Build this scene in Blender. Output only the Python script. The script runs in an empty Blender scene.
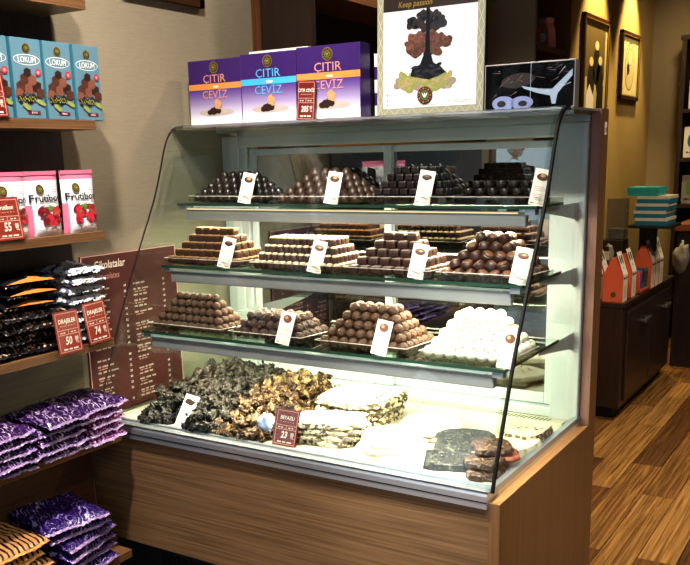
import bpy, bmesh, math, random
from math import sin, cos, pi, radians
from mathutils import Matrix, Vector, Euler, noise
random.seed(7)
SC = bpy.context.scene
COL = SC.collection

# ------------------------------------------------------------------ materials
def lin(h):
    if isinstance(h, str):
        h = h.lstrip('#'); c = [int(h[i:i+2], 16)/255 for i in (0, 2, 4)]
    else:
        c = list(h)
    return [x/12.92 if x <= .04045 else ((x+.055)/1.055)**2.4 for x in c]
MATS = {}
def newmat(name):
    m = bpy.data.materials.new(name); m.use_nodes = True
    nt = m.node_tree; nt.nodes.clear()
    out = nt.nodes.new('ShaderNodeOutputMaterial')
    MATS[name] = m
    return m, nt, out
def N(nt, t, **kw):
    n = nt.nodes.new(t)
    for k, v in kw.items():
        if k in n.inputs.keys(): n.inputs[k].default_value = v
        else: setattr(n, k, v)
    return n
def P(name, col, rough=.5, metal=0., var=.12, scale=25., bump=0., bscale=None, emit=0., coat=0., spec=.5, stretch=(1, 1, 1)):
    m, nt, out = newmat(name)
    b = N(nt, 'ShaderNodeBsdfPrincipled'); c = lin(col)
    b.inputs['Roughness'].default_value = rough; b.inputs['Metallic'].default_value = metal
    b.inputs['Coat Weight'].default_value = coat; b.inputs['Specular IOR Level'].default_value = spec
    tc = N(nt, 'ShaderNodeTexCoord'); mp = N(nt, 'ShaderNodeMapping'); mp.inputs['Scale'].default_value = stretch
    nt.links.new(tc.outputs['Object'], mp.inputs['Vector'])
    nz = N(nt, 'ShaderNodeTexNoise'); nz.inputs['Scale'].default_value = scale; nz.inputs['Detail'].default_value = 3
    nt.links.new(mp.outputs[0], nz.inputs['Vector'])
    r = N(nt, 'ShaderNodeMix', data_type='RGBA')
    nt.links.new(nz.outputs['Fac'], r.inputs[0])
    r.inputs[6].default_value = [x*(1-var) for x in c]+[1]; r.inputs[7].default_value = [min(1, x*(1+var)) for x in c]+[1]
    nt.links.new(r.outputs[2], b.inputs['Base Color'])
    if emit:
        b.inputs['Emission Color'].default_value = c+[1]; b.inputs['Emission Strength'].default_value = emit
    if bump:
        n2 = N(nt, 'ShaderNodeTexNoise'); n2.inputs['Scale'].default_value = bscale or scale
        nt.links.new(mp.outputs[0], n2.inputs['Vector'])
        bp = N(nt, 'ShaderNodeBump'); bp.inputs['Strength'].default_value = bump; bp.inputs['Distance'].default_value = .01
        nt.links.new(n2.outputs['Fac'], bp.inputs['Height']); nt.links.new(bp.outputs[0], b.inputs['Normal'])
    nt.links.new(b.outputs[0], out.inputs[0])
    return m
def wood(name, c1, c2, axis='X', rough=.4, scale=9., coat=0.):
    m, nt, out = newmat(name)
    b = N(nt, 'ShaderNodeBsdfPrincipled'); b.inputs['Roughness'].default_value = rough; b.inputs['Coat Weight'].default_value = coat
    tc = N(nt, 'ShaderNodeTexCoord'); mp = N(nt, 'ShaderNodeMapping')
    s = {'X': (.018, 1, 1), 'Y': (1, .018, 1), 'Z': (1, 1, .018)}[axis]
    mp.inputs['Scale'].default_value = [v*scale for v in s]
    nt.links.new(tc.outputs['Object'], mp.inputs['Vector'])
    n1 = N(nt, 'ShaderNodeTexNoise'); n1.inputs['Scale'].default_value = 26; n1.inputs['Detail'].default_value = 8; n1.inputs['Distortion'].default_value = .25
    nt.links.new(mp.outputs[0], n1.inputs['Vector'])
    cr = N(nt, 'ShaderNodeValToRGB')
    cr.color_ramp.elements[0].position = .32; cr.color_ramp.elements[0].color = lin(c1)+[1]
    cr.color_ramp.elements[1].position = .68; cr.color_ramp.elements[1].color = lin(c2)+[1]
    nt.links.new(n1.outputs['Fac'], cr.inputs[0]); nt.links.new(cr.outputs[0], b.inputs['Base Color'])
    bp = N(nt, 'ShaderNodeBump'); bp.inputs['Strength'].default_value = .08; bp.inputs['Distance'].default_value = .005
    nt.links.new(n1.outputs['Fac'], bp.inputs['Height']); nt.links.new(bp.outputs[0], b.inputs['Normal'])
    nt.links.new(b.outputs[0], out.inputs[0])
    return m
def glass(name, tint=(1, 1, 1), ior=1.45, fac=None, rough=0.):
    m, nt, out = newmat(name)
    t = N(nt, 'ShaderNodeBsdfTransparent'); t.inputs[0].default_value = list(tint)+[1]
    g = N(nt, 'ShaderNodeBsdfGlossy'); g.inputs['Roughness'].default_value = rough
    # the slightest smear in the reflection, as on any handled pane
    mx = N(nt, 'ShaderNodeMixShader')
    if fac is None:
        # Schlick reflectance, the same on both faces of the pane
        ge = N(nt, 'ShaderNodeNewGeometry'); dt = N(nt, 'ShaderNodeVectorMath', operation='DOT_PRODUCT')
        nt.links.new(ge.outputs['Normal'], dt.inputs[0]); nt.links.new(ge.outputs['Incoming'], dt.inputs[1])
        ab = N(nt, 'ShaderNodeMath', operation='ABSOLUTE'); nt.links.new(dt.outputs['Value'], ab.inputs[0])
        om = N(nt, 'ShaderNodeMath', operation='SUBTRACT'); om.inputs[0].default_value = 1; nt.links.new(ab.outputs[0], om.inputs[1])
        pw_ = N(nt, 'ShaderNodeMath', operation='POWER'); pw_.inputs[1].default_value = 5; nt.links.new(om.outputs[0], pw_.inputs[0])
        r0 = ((ior-1)/(ior+1))**2
        ma = N(nt, 'ShaderNodeMath', operation='MULTIPLY_ADD'); ma.inputs[1].default_value = 1-r0; ma.inputs[2].default_value = r0; ma.use_clamp = True
        nt.links.new(pw_.outputs[0], ma.inputs[0]); nt.links.new(ma.outputs[0], mx.inputs[0])
    else:
        nz = N(nt, 'ShaderNodeTexNoise'); nz.inputs['Scale'].default_value = 3
        ma = N(nt, 'ShaderNodeMath', operation='MULTIPLY_ADD'); ma.inputs[1].default_value = .02; ma.inputs[2].default_value = fac
        nt.links.new(nz.outputs['Fac'], ma.inputs[0]); nt.links.new(ma.outputs[0], mx.inputs[0])
    nt.links.new(t.outputs[0], mx.inputs[1]); nt.links.new(g.outputs[0], mx.inputs[2])
    nt.links.new(mx.outputs[0], out.inputs[0])
    return m
def emis(name, col, s):
    m, nt, out = newmat(name)
    e = N(nt, 'ShaderNodeEmission'); e.inputs[0].default_value = lin(col)+[1]; e.inputs[1].default_value = s
    nt.links.new(e.outputs[0], out.inputs[0]); return m

def mat_wall():
    m, nt, out = newmat('wall_textile')
    b = N(nt, 'ShaderNodeBsdfPrincipled'); b.inputs['Roughness'].default_value = .85; b.inputs['Specular IOR Level'].default_value = .2
    tc = N(nt, 'ShaderNodeTexCoord'); mp = N(nt, 'ShaderNodeMapping'); mp.inputs['Scale'].default_value = (14, 14, 260)
    nt.links.new(tc.outputs['Object'], mp.inputs['Vector'])
    n1 = N(nt, 'ShaderNodeTexNoise'); n1.inputs['Scale'].default_value = 2.2; n1.inputs['Detail'].default_value = 5
    nt.links.new(mp.outputs[0], n1.inputs['Vector'])
    cr = N(nt, 'ShaderNodeValToRGB')
    cr.color_ramp.elements[0].position = .3; cr.color_ramp.elements[0].color = lin('8f8473')+[1]
    cr.color_ramp.elements[1].position = .7; cr.color_ramp.elements[1].color = lin('9a8f7d')+[1]
    nt.links.new(n1.outputs['Fac'], cr.inputs[0]); nt.links.new(cr.outputs[0], b.inputs['Base Color'])
    nt.links.new(b.outputs[0], out.inputs[0])
mat_wall()
def mat_floor():
    m, nt, out = newmat('floor_planks')
    b = N(nt, 'ShaderNodeBsdfPrincipled'); b.inputs['Roughness'].default_value = .32
    tc = N(nt, 'ShaderNodeTexCoord'); sp = N(nt, 'ShaderNodeSeparateXYZ'); cb = N(nt, 'ShaderNodeCombineXYZ')
    nt.links.new(tc.outputs['Object'], sp.inputs[0]); nt.links.new(sp.outputs[1], cb.inputs[0]); nt.links.new(sp.outputs[0], cb.inputs[1])
    br = N(nt, 'ShaderNodeTexBrick'); br.offset = .37; br.offset_frequency = 2
    br.inputs['Scale'].default_value = 1; br.inputs['Brick Width'].default_value = .95; br.inputs['Row Height'].default_value = .125
    br.inputs['Mortar Size'].default_value = .0012; br.inputs['Bias'].default_value = 0
    br.inputs['Color1'].default_value = (0, 0, 0, 1); br.inputs['Color2'].default_value = (1, 1, 1, 1); br.inputs['Mortar'].default_value = (0, 0, 0, 1)
    nt.links.new(cb.outputs[0], br.inputs['Vector'])
    # grain runs along each plank and jumps from plank to plank
    mp = N(nt, 'ShaderNodeMapping'); mp.inputs['Scale'].default_value = (1.0, 40, 1)
    nt.links.new(cb.outputs[0], mp.inputs['Vector'])
    ad = N(nt, 'ShaderNodeVectorMath', operation='MULTIPLY_ADD'); ad.inputs[1].default_value = (9, 9, 9)
    nt.links.new(br.outputs['Color'], ad.inputs[0]); nt.links.new(mp.outputs[0], ad.inputs[2])
    n1 = N(nt, 'ShaderNodeTexNoise'); n1.inputs['Scale'].default_value = 2.6; n1.inputs['Detail'].default_value = 7; n1.inputs['Distortion'].default_value = .9
    nt.links.new(ad.outputs[0], n1.inputs['Vector'])
    m1 = N(nt, 'ShaderNodeMath', operation='MULTIPLY_ADD'); m1.inputs[1].default_value = .52
    nt.links.new(br.outputs['Color'], m1.inputs[0])
    m2 = N(nt, 'ShaderNodeMath', operation='MULTIPLY_ADD'); m2.inputs[1].default_value = 1.2; m2.inputs[2].default_value = -.40
    nt.links.new(n1.outputs['Fac'], m2.inputs[0]); nt.links.new(m2.outputs[0], m1.inputs[2])
    cr = N(nt, 'ShaderNodeValToRGB'); e = cr.color_ramp.elements
    e[0].position = .1; e[0].color = lin('3d2815')+[1]; e[1].position = .9; e[1].color = lin('ac8248')+[1]
    x = e.new(.5); x.color = lin('6c4a28')+[1]
    nt.links.new(m1.outputs[0], cr.inputs[0])
    mx = N(nt, 'ShaderNodeMix', data_type='RGBA'); nt.links.new(br.outputs['Fac'], mx.inputs[0])
    nt.links.new(cr.outputs[0], mx.inputs[6]); mx.inputs[7].default_value = (.02, .01, .005, 1)
    nt.links.new(mx.outputs[2], b.inputs['Base Color'])
    nt.links.new(b.outputs[0], out.inputs[0])
mat_floor()
def stripes(name, c1, c2, rough=.25, scale=60., metal=.3, axis='Y', thr=.5, dist=2.5, bump=.4):
    m, nt, out = newmat(name)
    b = N(nt, 'ShaderNodeBsdfPrincipled'); b.inputs['Roughness'].default_value = rough; b.inputs['Metallic'].default_value = metal
    tc = N(nt, 'ShaderNodeTexCoord')
    w = N(nt, 'ShaderNodeTexWave'); w.bands_direction = axis; w.inputs['Scale'].default_value = scale
    w.inputs['Distortion'].default_value = dist; w.inputs['Detail'].default_value = 2; w.inputs['Detail Scale'].default_value = 2
    nt.links.new(tc.outputs['Object'], w.inputs['Vector'])
    cr = N(nt, 'ShaderNodeValToRGB')
    cr.color_ramp.elements[0].position = thr-.06; cr.color_ramp.elements[0].color = lin(c1)+[1]
    cr.color_ramp.elements[1].position = thr+.06; cr.color_ramp.elements[1].color = lin(c2)+[1]
    nt.links.new(w.outputs['Fac'], cr.inputs[0]); nt.links.new(cr.outputs[0], b.inputs['Base Color'])
    nz = N(nt, 'ShaderNodeTexNoise'); nz.inputs['Scale'].default_value = 70; nt.links.new(tc.outputs['Object'], nz.inputs['Vector'])
    bp = N(nt, 'ShaderNodeBump'); bp.inputs['Strength'].default_value = bump; bp.inputs['Distance'].default_value = .01
    nt.links.new(nz.outputs['Fac'], bp.inputs['Height']); nt.links.new(bp.outputs[0], b.inputs['Normal'])
    nt.links.new(b.outputs[0], out.inputs[0])
def speckle(name, base, dots, scale=90., thr=.55, rough=.4, bump=.3, metal=0.):
    m, nt, out = newmat(name)
    b = N(nt, 'ShaderNodeBsdfPrincipled'); b.inputs['Roughness'].default_value = rough; b.inputs['Metallic'].default_value = metal
    tc = N(nt, 'ShaderNodeTexCoord')
    nz = N(nt, 'ShaderNodeTexNoise'); nz.inputs['Scale'].default_value = scale; nz.inputs['Detail'].default_value = 2
    nt.links.new(tc.outputs['Object'], nz.inputs['Vector'])
    cr = N(nt, 'ShaderNodeValToRGB')
    cr.color_ramp.elements[0].position = thr-.03; cr.color_ramp.elements[0].color = lin(base)+[1]
    cr.color_ramp.elements[1].position = thr+.03; cr.color_ramp.elements[1].color = lin(dots)+[1]
    nt.links.new(nz.outputs['Fac'], cr.inputs[0]); nt.links.new(cr.outputs[0], b.inputs['Base Color'])
    bp = N(nt, 'ShaderNodeBump'); bp.inputs['Strength'].default_value = bump; bp.inputs['Distance'].default_value = .01
    nt.links.new(nz.outputs['Fac'], bp.inputs['Height']); nt.links.new(bp.outputs[0], b.inputs['Normal'])
    nt.links.new(b.outputs[0], out.inputs[0])
def vgrad(name, c0, c1, z0, z1, rough=.35):
    """printed card whose ink fades from c0 (height z0) to c1 (height z1), object space"""
    m, nt, out = newmat(name)
    b = N(nt, 'ShaderNodeBsdfPrincipled'); b.inputs['Roughness'].default_value = rough
    tc = N(nt, 'ShaderNodeTexCoord'); sp = N(nt, 'ShaderNodeSeparateXYZ'); nt.links.new(tc.outputs['Object'], sp.inputs[0])
    mr = N(nt, 'ShaderNodeMapRange'); mr.inputs['From Min'].default_value = z0; mr.inputs['From Max'].default_value = z1
    nt.links.new(sp.outputs[2], mr.inputs['Value'])
    mx = N(nt, 'ShaderNodeValToRGB'); nt.links.new(mr.outputs[0], mx.inputs[0]); e = mx.color_ramp.elements
    a_, b_ = lin(c0), lin(c1); A_ = [int(c0[i:i+2], 16)/255 for i in (0, 2, 4)]; B_ = [int(c1[i:i+2], 16)/255 for i in (0, 2, 4)]
    e[0].color = a_+[1]; e[1].color = b_+[1]
    for t_ in (.25, .5, .75): q_ = e.new(t_); q_.color = lin([A_[i]*(1-t_)+B_[i]*t_ for i in range(3)])+[1]
    nt.links.new(mx.outputs[0], b.inputs['Base Color']); nt.links.new(b.outputs[0], out.inputs[0])

wood('case_wood', '594430', '7a6045', 'X', .42, 7)
wood('case_side_wood', '654a2f', '74573a', 'Z', .45, 6)
wood('edge_wood', '9c744a', 'b08558', 'Y', .4, 6)
wood('post_edge', '86645a', '96716a', 'Z', .4, 6)
wood('dark_wood', '1f140e', '33221a', 'Z', .45, 6)
wood('panel_grey', '675d4c', '7a705d', 'Y', .4, 5)
wood('panel_brown', '4a3323', '5e412c', 'Y', .45, 5)
wood('shelf_wood', '5a3f2a', '7c5a3c', 'Y', .4, 6)
wood('cabinet_wood', '2c1e17', '3d2b21', 'Z', .35, 7)
wood('column_wood', '4a2c18', '6b4226', 'Z', .5, 7)
wood('counter_wood', '6a3a22', '8c5230', 'X', .35, 7)
P('plaster_dark', '8a7a5c', .8, var=.06, scale=8)
P('plaster_yellow', 'a98f5a', .8, var=.05, scale=8)
P('ceiling_paint', '8d8478', .9, var=.04)
P('alu', 'a9b0bb', .3, .75, var=.04, scale=60, stretch=(.05, 1, 1))
P('alu_dark', '94969a', .4, .35, var=.08, scale=40, stretch=(.05, 1, 1))
P('white_frame', 'c3ccd2', .35, .1, var=.03)
P('deck_metal', 'd9d6c4', .38, .25, var=.03)
P('lid_metal', 'b9bcbe', .25, .6, var=.06, scale=20)
P('slot_black', '15130f', .8)
P('kick', '20242b', .5, .3)
P('grille', '0d0f12', .5, .3)
P('gasket', '08090a', .6, spec=.2)
P('green_edge', '234036', .12, 0, var=.1, coat=.5)
P('dark_green_edge', '10171a', .4)
glass('clear_glass', (.98, 1, .985), 1.42)
glass('shelf_glass', (.86, .95, .9), 1.45)
glass('side_glass', (.93, .97, .97), 1.45)
glass('rear_pane', (.36, .38, .38), fac=.46)
glass('plastic_clear', (.75, .75, .73), fac=.25, rough=.25)
glass('acrylic', (.95, .95, .93), 1.5)
glass('plastic_film', (.97, .97, .97), fac=.0, rough=.05)
emis('led', 'ffe2a8', 1.0)
emis('lamp_face', 'fff2dc', 6.0)
P('gold', 'b99a4a', .35, .6)
P('ink_black', '17130f', .6); P('ink_white', 'efe9e2', .6); P('ink_green', '3d5a2c', .6)
P('paper_white', 'eee6e0', .6, var=.03)
P('card_white', 'f2e6e2', .5, var=.03)
P('red_card', '7e2623', .35, var=.05); P('red_bright', '9c3a30', .35, var=.05)
P('pink_border', 'd8a59a', .4)
P('menu_maroon', '4f2422', .5, var=.08, scale=6)
P('menu_text', 'b9a79c', .6); P('menu_title', 'e6d8cc', .6)
P('lokum_blue', '5a7d90', .4, var=.04); P('lokum_side', '3d7488', .4, var=.04); P('lokum_dark', '3f7d95', .4)
P('choc_print', '4a2a1e', .5, var=.35, scale=60); P('choc_print2', '76493a', .5, var=.3, scale=60); P('choc_print3', '2b1813', .5, var=.3, scale=60)
P('pistachio', '87904a', .5, var=.25, scale=60); P('pistachio2', 'a39068', .5, var=.25, scale=60); P('maroon_label', '5b2230', .5)
P('pink', 'c76f8c', .4, var=.08); P('pouch_white', 'd9dbe6', .35, var=.05, bump=.25, bscale=18); P('berry', 'b02a38', .4, var=.35, scale=80)
P('berry_dark', '6d1426', .4, var=.3, scale=80); P('leaf', '4f7a34', .5)
P('gift_purple', '3a1f63', .35, var=.05); vgrad('gift_fade', 'eceaf2', '47297a', 0.015, .115)
P('gift_white', 'e9e6ea', .4); P('band_orange', 'd58b4b', .4); P('band_blue', '46a9d6', .4); P('gift_pink_ink', 'c98d86', .4)
P('ink_lightblue', '5aa9d8', .4); P('walnut', 'c8946a', .6, var=.3, scale=150); P('shade_print', 'b7a79f', .6)
P('poster_border', '97957f', .5, var=.05); P('poster_white', 'dfe1e8', .35); P('poster_line', 'bdbba6', .5); P('poster_brown', '2c201b', .4)
P('syrup', '14151b', .3, var=.4, scale=40); P('nut_brown', '5b3a33', .45, var=.45, scale=30); P('nut_black', '272a33', .4, var=.5, scale=30)
P('foil_dark', '08080b', .7, 0, spec=.05, var=.6, scale=30, bump=.4); P('bow_blue', '8c98c6', .4, var=.2); P('ribbon', 'b9cbe0', .25, .3, var=.1)
P('silver_card', 'a6a09f', .35, .3)
def foil(name, dark, mid, hi, seed):
    m, nt, out = newmat(name)
    b = N(nt, 'ShaderNodeBsdfPrincipled'); b.inputs['Roughness'].default_value = .24; b.inputs['Metallic'].default_value = .35
    tc = N(nt, 'ShaderNodeTexCoord'); mp = N(nt, 'ShaderNodeMapping'); mp.inputs['Scale'].default_value = (.8, 1.5, 1); mp.inputs['Rotation'].default_value = (0, 0, .6); mp.inputs['Location'].default_value = (seed, 0, 0)
    nt.links.new(tc.outputs['Object'], mp.inputs['Vector'])
    w = N(nt, 'ShaderNodeTexWave'); w.bands_direction = 'Y'; w.inputs['Scale'].default_value = 17; w.inputs['Distortion'].default_value = 11; w.inputs['Detail'].default_value = 3; w.inputs['Detail Scale'].default_value = 3
    nt.links.new(mp.outputs[0], w.inputs['Vector'])
    nz = N(nt, 'ShaderNodeTexNoise'); nz.inputs['Scale'].default_value = 22; nz.inputs['Detail'].default_value = 4; nt.links.new(mp.outputs[0], nz.inputs['Vector'])
    mu = N(nt, 'ShaderNodeMath', operation='MULTIPLY'); nt.links.new(w.outputs['Fac'], mu.inputs[0]); nt.links.new(nz.outputs['Fac'], mu.inputs[1])
    cr = N(nt, 'ShaderNodeValToRGB'); e = cr.color_ramp.elements
    e[0].position = .20; e[0].color = lin(dark)+[1]; e[1].position = .62; e[1].color = lin(hi)+[1]; q = e.new(.42); q.color = lin(mid)+[1]  # pale end of the ramp paints foil glints into the bag colour
    nt.links.new(mu.outputs[0], cr.inputs[0]); nt.links.new(cr.outputs[0], b.inputs['Base Color'])
    n2 = N(nt, 'ShaderNodeTexNoise'); n2.inputs['Scale'].default_value = 55; n2.inputs['Detail'].default_value = 3; nt.links.new(tc.outputs['Object'], n2.inputs['Vector'])
    bp = N(nt, 'ShaderNodeBump'); bp.inputs['Strength'].default_value = 1; bp.inputs['Distance'].default_value = .012
    nt.links.new(n2.outputs['Fac'], bp.inputs['Height']); nt.links.new(bp.outputs[0], b.inputs['Normal']); nt.links.new(b.outputs[0], out.inputs[0])
foil('purple_foil', '2f1748', '563475', 'c9b8d6', 0)
foil('purple_deep', '26124a', '453080', 'a79fd0', 2)
foil('pink_foil', '5a1f5c', '8d4a8c', 'e0c4e0', 4)
stripes('tiger', 'b3875a', '2b1a24', scale=20, metal=.25, axis='Y', thr=.68, dist=1.5)
P('bag_dark_purple', '2b1240', .25, .4, var=.3, bump=.5, bscale=60)
P('crimp', '8d76a4', .3, .4, var=.75, scale=160, bump=.5); P('crimp_orange', 'b98550', .3, .4, var=.6, scale=160, bump=.5)
speckle('nut_bag', '131117', 'b38e74', 105, .55, .25, .7)
speckle('snow_bag', 'c4c4c6', '3b4560', 60, .54, .6, .8)
P('orange_flap', 'b87438', .4, var=.15); P('bag_black', '16151c', .25, .2, var=.3, bump=.5, bscale=50)
# chocolates
P('truffle', '4c3425', .6, var=.35, scale=260, bump=.7, bscale=260)
P('truffle_dark', '382722', .5, var=.35, scale=240, bump=.8, bscale=200)
P('truffle_mid', '523828', .55, var=.3, scale=200, bump=.6, bscale=200)
P('truffle_white', 'f0ead8', .5, var=.05, scale=60)
P('choc_black', '1d1513', .22, var=.2, coat=.3); P('choc_black2', '241b1a', .3, var=.25)
P('choc_brown', '3c281f', .35, var=.2, scale=60); P('dome_choc', '3d2922', .4, var=.25, scale=60)
P('choc_dark', '3c2722', .38, var=.2)
P('choc_tan', '9a7656', .5, var=.15); P('choc_top', 'd9c4a5', .5, var=.1); P('choc_gray', '94807a', .5, var=.15)
P('swirl', '6e4b3a', .35, var=.2)
speckle('cluster_dark', '14110f', '4a443e', 120, .60, .4, 1)
speckle('cluster_brown', '2e2017', '7d6344', 90, .56, .55, 1)
speckle('cluster_tan', '4c3827', '957a56', 90, .54, .55, .9)
speckle('bark_dark', '1d1f20', '585c4e', 110, .62, .45, .7)
speckle('bark_brown', '35241d', '6d5848', 90, .6, .45, .8)
speckle('bark_white', 'f1ead2', 'cdbb8d', 60, .66, .5, .3)
speckle('nougat_side', 'cfc4aa', '4a3f33', 70, .49, .5, .8)
P('bark_red', '8a4a3a', .5, var=.2)
P('tissue', '9fb4d8', .4, var=.2, bump=.5)
# far corner
P('house_red', 'd0603f', .5, var=.05); P('house_white', 'dcd2c2', .5, var=.04); P('teal', '2f9c93', .45); P('teal_dark', '1c6f82', .45)
P('cream_box', 'c8bda2', .5); P('black_stand', '17140f', .5); P('clear_pack', '837c70', .2, var=.4, bump=.4)
P('copper_nut', '9c6238', .4, var=.5, scale=80); P('purple_pack', '6a4a9a', .4); P('green_pack', '2f6a4a', .4); P('label_dark', '2a2420', .5)
P('picture_cream', 'c5b684', .6, var=.1); P('picture_dark', '241f14', .6, var=.3); P('picture_mat', 'd8c992', .6); P('picture_line', '6b5a38', .6)
P('frame_wood', '3d2312', .4); P('frame_gold', '8a6a34', .4, .3)
P('handle_metal', '9a9690', .25, .8)
P('skin', 'c99a80', .5, var=.06); P('shirt_white', 'e8ecf2', .7, var=.04); P('shirt_blue', '3f6fb8', .7, var=.06)
P('trousers', '2a2f3a', .8); P('hair_grey', 'b9b4ae', .8, var=.1); P('street', '8a8884', .9)
P('column_paint', '54504a', .8)

# ------------------------------------------------------------------ mesh builder
_TXT = {}
def text_geo(s, size=1., bold=0., align='CENTER', sx=1.):
    key = (s, bold, align)
    if key not in _TXT:
        cu = bpy.data.curves.new('t', 'FONT'); cu.body = s; cu.align_x = align; cu.size = 1.; cu.offset = bold; cu.resolution_u = 2
        ob = bpy.data.objects.new('t', cu); COL.objects.link(ob)
        me = bpy.data.meshes.new_from_object(ob.evaluated_get(bpy.context.evaluated_depsgraph_get()))
        _TXT[key] = ([tuple(v.co) for v in me.vertices], [tuple(p.vertices) for p in me.polygons])
        bpy.data.objects.remove(ob); bpy.data.curves.remove(cu); bpy.data.meshes.remove(me)
    v, f = _TXT[key]
    return [(a*size*sx, b*size) for a, b, c in v], f
class Frame:
    """a flat printed face: origin, u and v axes (unit), n normal"""
    def __init__(s, o, u, v):
        s.o = Vector(o); s.u = Vector(u).normalized(); s.v = Vector(v).normalized(); s.n = s.u.cross(s.v).normalized()
    def p(s, a, b, l=1):
        return s.o + s.u*a + s.v*b + s.n*(l*.0004)
class MB:
    def __init__(s): s.v = []; s.f = []; s.m = []; s.sm = []; s.keys = []
    def mi(s, k):
        if k not in s.keys: s.keys.append(k)
        return s.keys.index(k)
    def add(s, vs, fs, mat, smooth=False, M=None):
        b = len(s.v)
        s.v += [tuple((M @ Vector(v)) if M is not None else v) for v in vs]
        k = s.mi(mat)
        for f in fs: s.f.append(tuple(i+b for i in f)); s.m.append(k); s.sm.append(smooth)
        return s
    def box(s, a, b, mat, M=None, bev=0.):
        x0, y0, z0 = a; x1, y1, z1 = b
        if bev:
            bm = bmesh.new(); bmesh.ops.create_cube(bm, size=1)
            for v in bm.verts: v.co = Vector(((x0+x1)/2+v.co.x*(x1-x0), (y0+y1)/2+v.co.y*(y1-y0), (z0+z1)/2+v.co.z*(z1-z0)))
            bmesh.ops.bevel(bm, geom=bm.edges[:], offset=bev, segments=2, affect='EDGES', profile=.5)
            bm.verts.ensure_lookup_table(); bm.verts.index_update()
            s.add([v.co[:] for v in bm.verts], [[v.index for v in f.verts] for f in bm.faces], mat, False, M); bm.free(); return s
        vs = [(x0, y0, z0), (x1, y0, z0), (x1, y1, z0), (x0, y1, z0), (x0, y0, z1), (x1, y0, z1), (x1, y1, z1), (x0, y1, z1)]
        return s.add(vs, [(0, 3, 2, 1), (4, 5, 6, 7), (0, 1, 5, 4), (1, 2, 6, 5), (2, 3, 7, 6), (3, 0, 4, 7)], mat, False, M)
    def prism(s, pts, axis, a, b, mat, M=None, cap=None):
        """pts 2D polygon extruded along axis from a to b; axis x: pts=(y,z); y: (x,z); z: (x,y)"""
        def q(p, t): return (t, p[0], p[1]) if axis == 'x' else (p[0], t, p[1]) if axis == 'y' else (p[0], p[1], t)
        n = len(pts); vs = [q(p, a) for p in pts]+[q(p, b) for p in pts]
        s.add(vs, [(i, (i+1) % n, n+(i+1) % n, n+i) for i in range(n)], mat, False, M)
        s.add(vs, [tuple(range(n))[::-1], tuple(range(n, 2*n))], cap or mat, False, M); return s
    def lathe(s, prof, mat, M=None, seg=16, smooth=True):
        vs = []; fs = []
        for r, z in prof:
            for k in range(seg): vs.append((r*cos(2*pi*k/seg), r*sin(2*pi*k/seg), z))
        for i in range(len(prof)-1):
            for k in range(seg): fs.append((i*seg+k, i*seg+(k+1) % seg, (i+1)*seg+(k+1) % seg, (i+1)*seg+k))
        fs.append(tuple(range(seg))[::-1]); fs.append(tuple(range((len(prof)-1)*seg, len(prof)*seg)))
        return s.add(vs, fs, mat, smooth, M)
    def ball(s, r, mat, M=None, sub=2, lump=0., sc=(1, 1, 1), seed=0, freq=60):
        bm = bmesh.new(); bmesh.ops.create_icosphere(bm, subdivisions=sub, radius=1)
        for v in bm.verts:
            d = 1+lump*noise.noise(v.co*freq*r+Vector((seed*7.3, seed, 0)))
            v.co = Vector((v.co.x*r*sc[0]*d, v.co.y*r*sc[1]*d, v.co.z*r*sc[2]*d))
        bm.verts.index_update()
        s.add([v.co[:] for v in bm.verts], [[v.index for v in f.verts] for f in bm.faces], mat, True, M); bm.free(); return s
    def tube(s, pts, r, mat, seg=8):
        pts = [Vector(p) for p in pts]; vs = []; fs = []
        for i, p in enumerate(pts):
            d = (pts[min(i+1, len(pts)-1)]-pts[max(i-1, 0)]).normalized()
            a = d.orthogonal().normalized() if i == 0 else (a - d*a.dot(d)).normalized()
            b = d.cross(a)
            for k in range(seg): vs.append(tuple(p+(a*cos(2*pi*k/seg)+b*sin(2*pi*k/seg))*r))
        for i in range(len(pts)-1):
            for k in range(seg): fs.append((i*seg+k, i*seg+(k+1) % seg, (i+1)*seg+(k+1) % seg, (i+1)*seg+k))
        return s.add(vs, fs+[tuple(range(seg))[::-1], tuple(range(len(vs)-seg, len(vs)))], mat, True)
    # flat printing
    def rect(s, F, u0, v0, u1, v1, mat, l=1):
        return s.add([tuple(F.p(*q, l)) for q in ((u0, v0), (u1, v0), (u1, v1), (u0, v1))], [(0, 1, 2, 3)], mat)
    def poly(s, F, pts, mat, l=1):
        return s.add([tuple(F.p(*q, l)) for q in pts], [tuple(range(len(pts)))], mat)
    def ell(s, F, u, v, a, b, mat, l=1, rot=0., n=14, jag=0.):
        pts = []
        for k in range(n):
            t = 2*pi*k/n; j = 1+jag*random.uniform(-1, 1); x = a*j*cos(t); y = b*j*sin(t)
            pts.append((u+x*cos(rot)-y*sin(rot), v+x*sin(rot)+y*cos(rot)))
        return s.poly(F, pts, mat, l)
    def text(s, F, u, v, size, txt, mat, l=2, bold=0.01, align='CENTER', sx=1., slant=0.):
        vs, fs = text_geo(txt, size, bold, align, sx)
        return s.add([tuple(F.p(u+a+slant*b, v+b, l)) for a, b in vs], fs, mat)
    def build(s, name, parent=None, loc=(0, 0, 0), origin=None):
        o = Vector(origin) if origin is not None else Vector((0, 0, 0))
        me = bpy.data.meshes.new(name)
        me.from_pydata([tuple(Vector(v)-o) for v in s.v], [], s.f)
        for k in s.keys: me.materials.append(MATS[k])
        me.polygons.foreach_set('material_index', s.m); me.polygons.foreach_set('use_smooth', s.sm)
        me.update()
        ob = bpy.data.objects.new(name, me); COL.objects.link(ob)
        ob.location = Vector(loc)+o
        if parent: ob.parent = parent
        return ob
def tag(o, label=None, cat=None, group=None, kind=None):
    if label: o['label'] = label
    if cat: o['category'] = cat
    if group: o['group'] = group
    if kind: o['kind'] = kind
    return o
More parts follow.
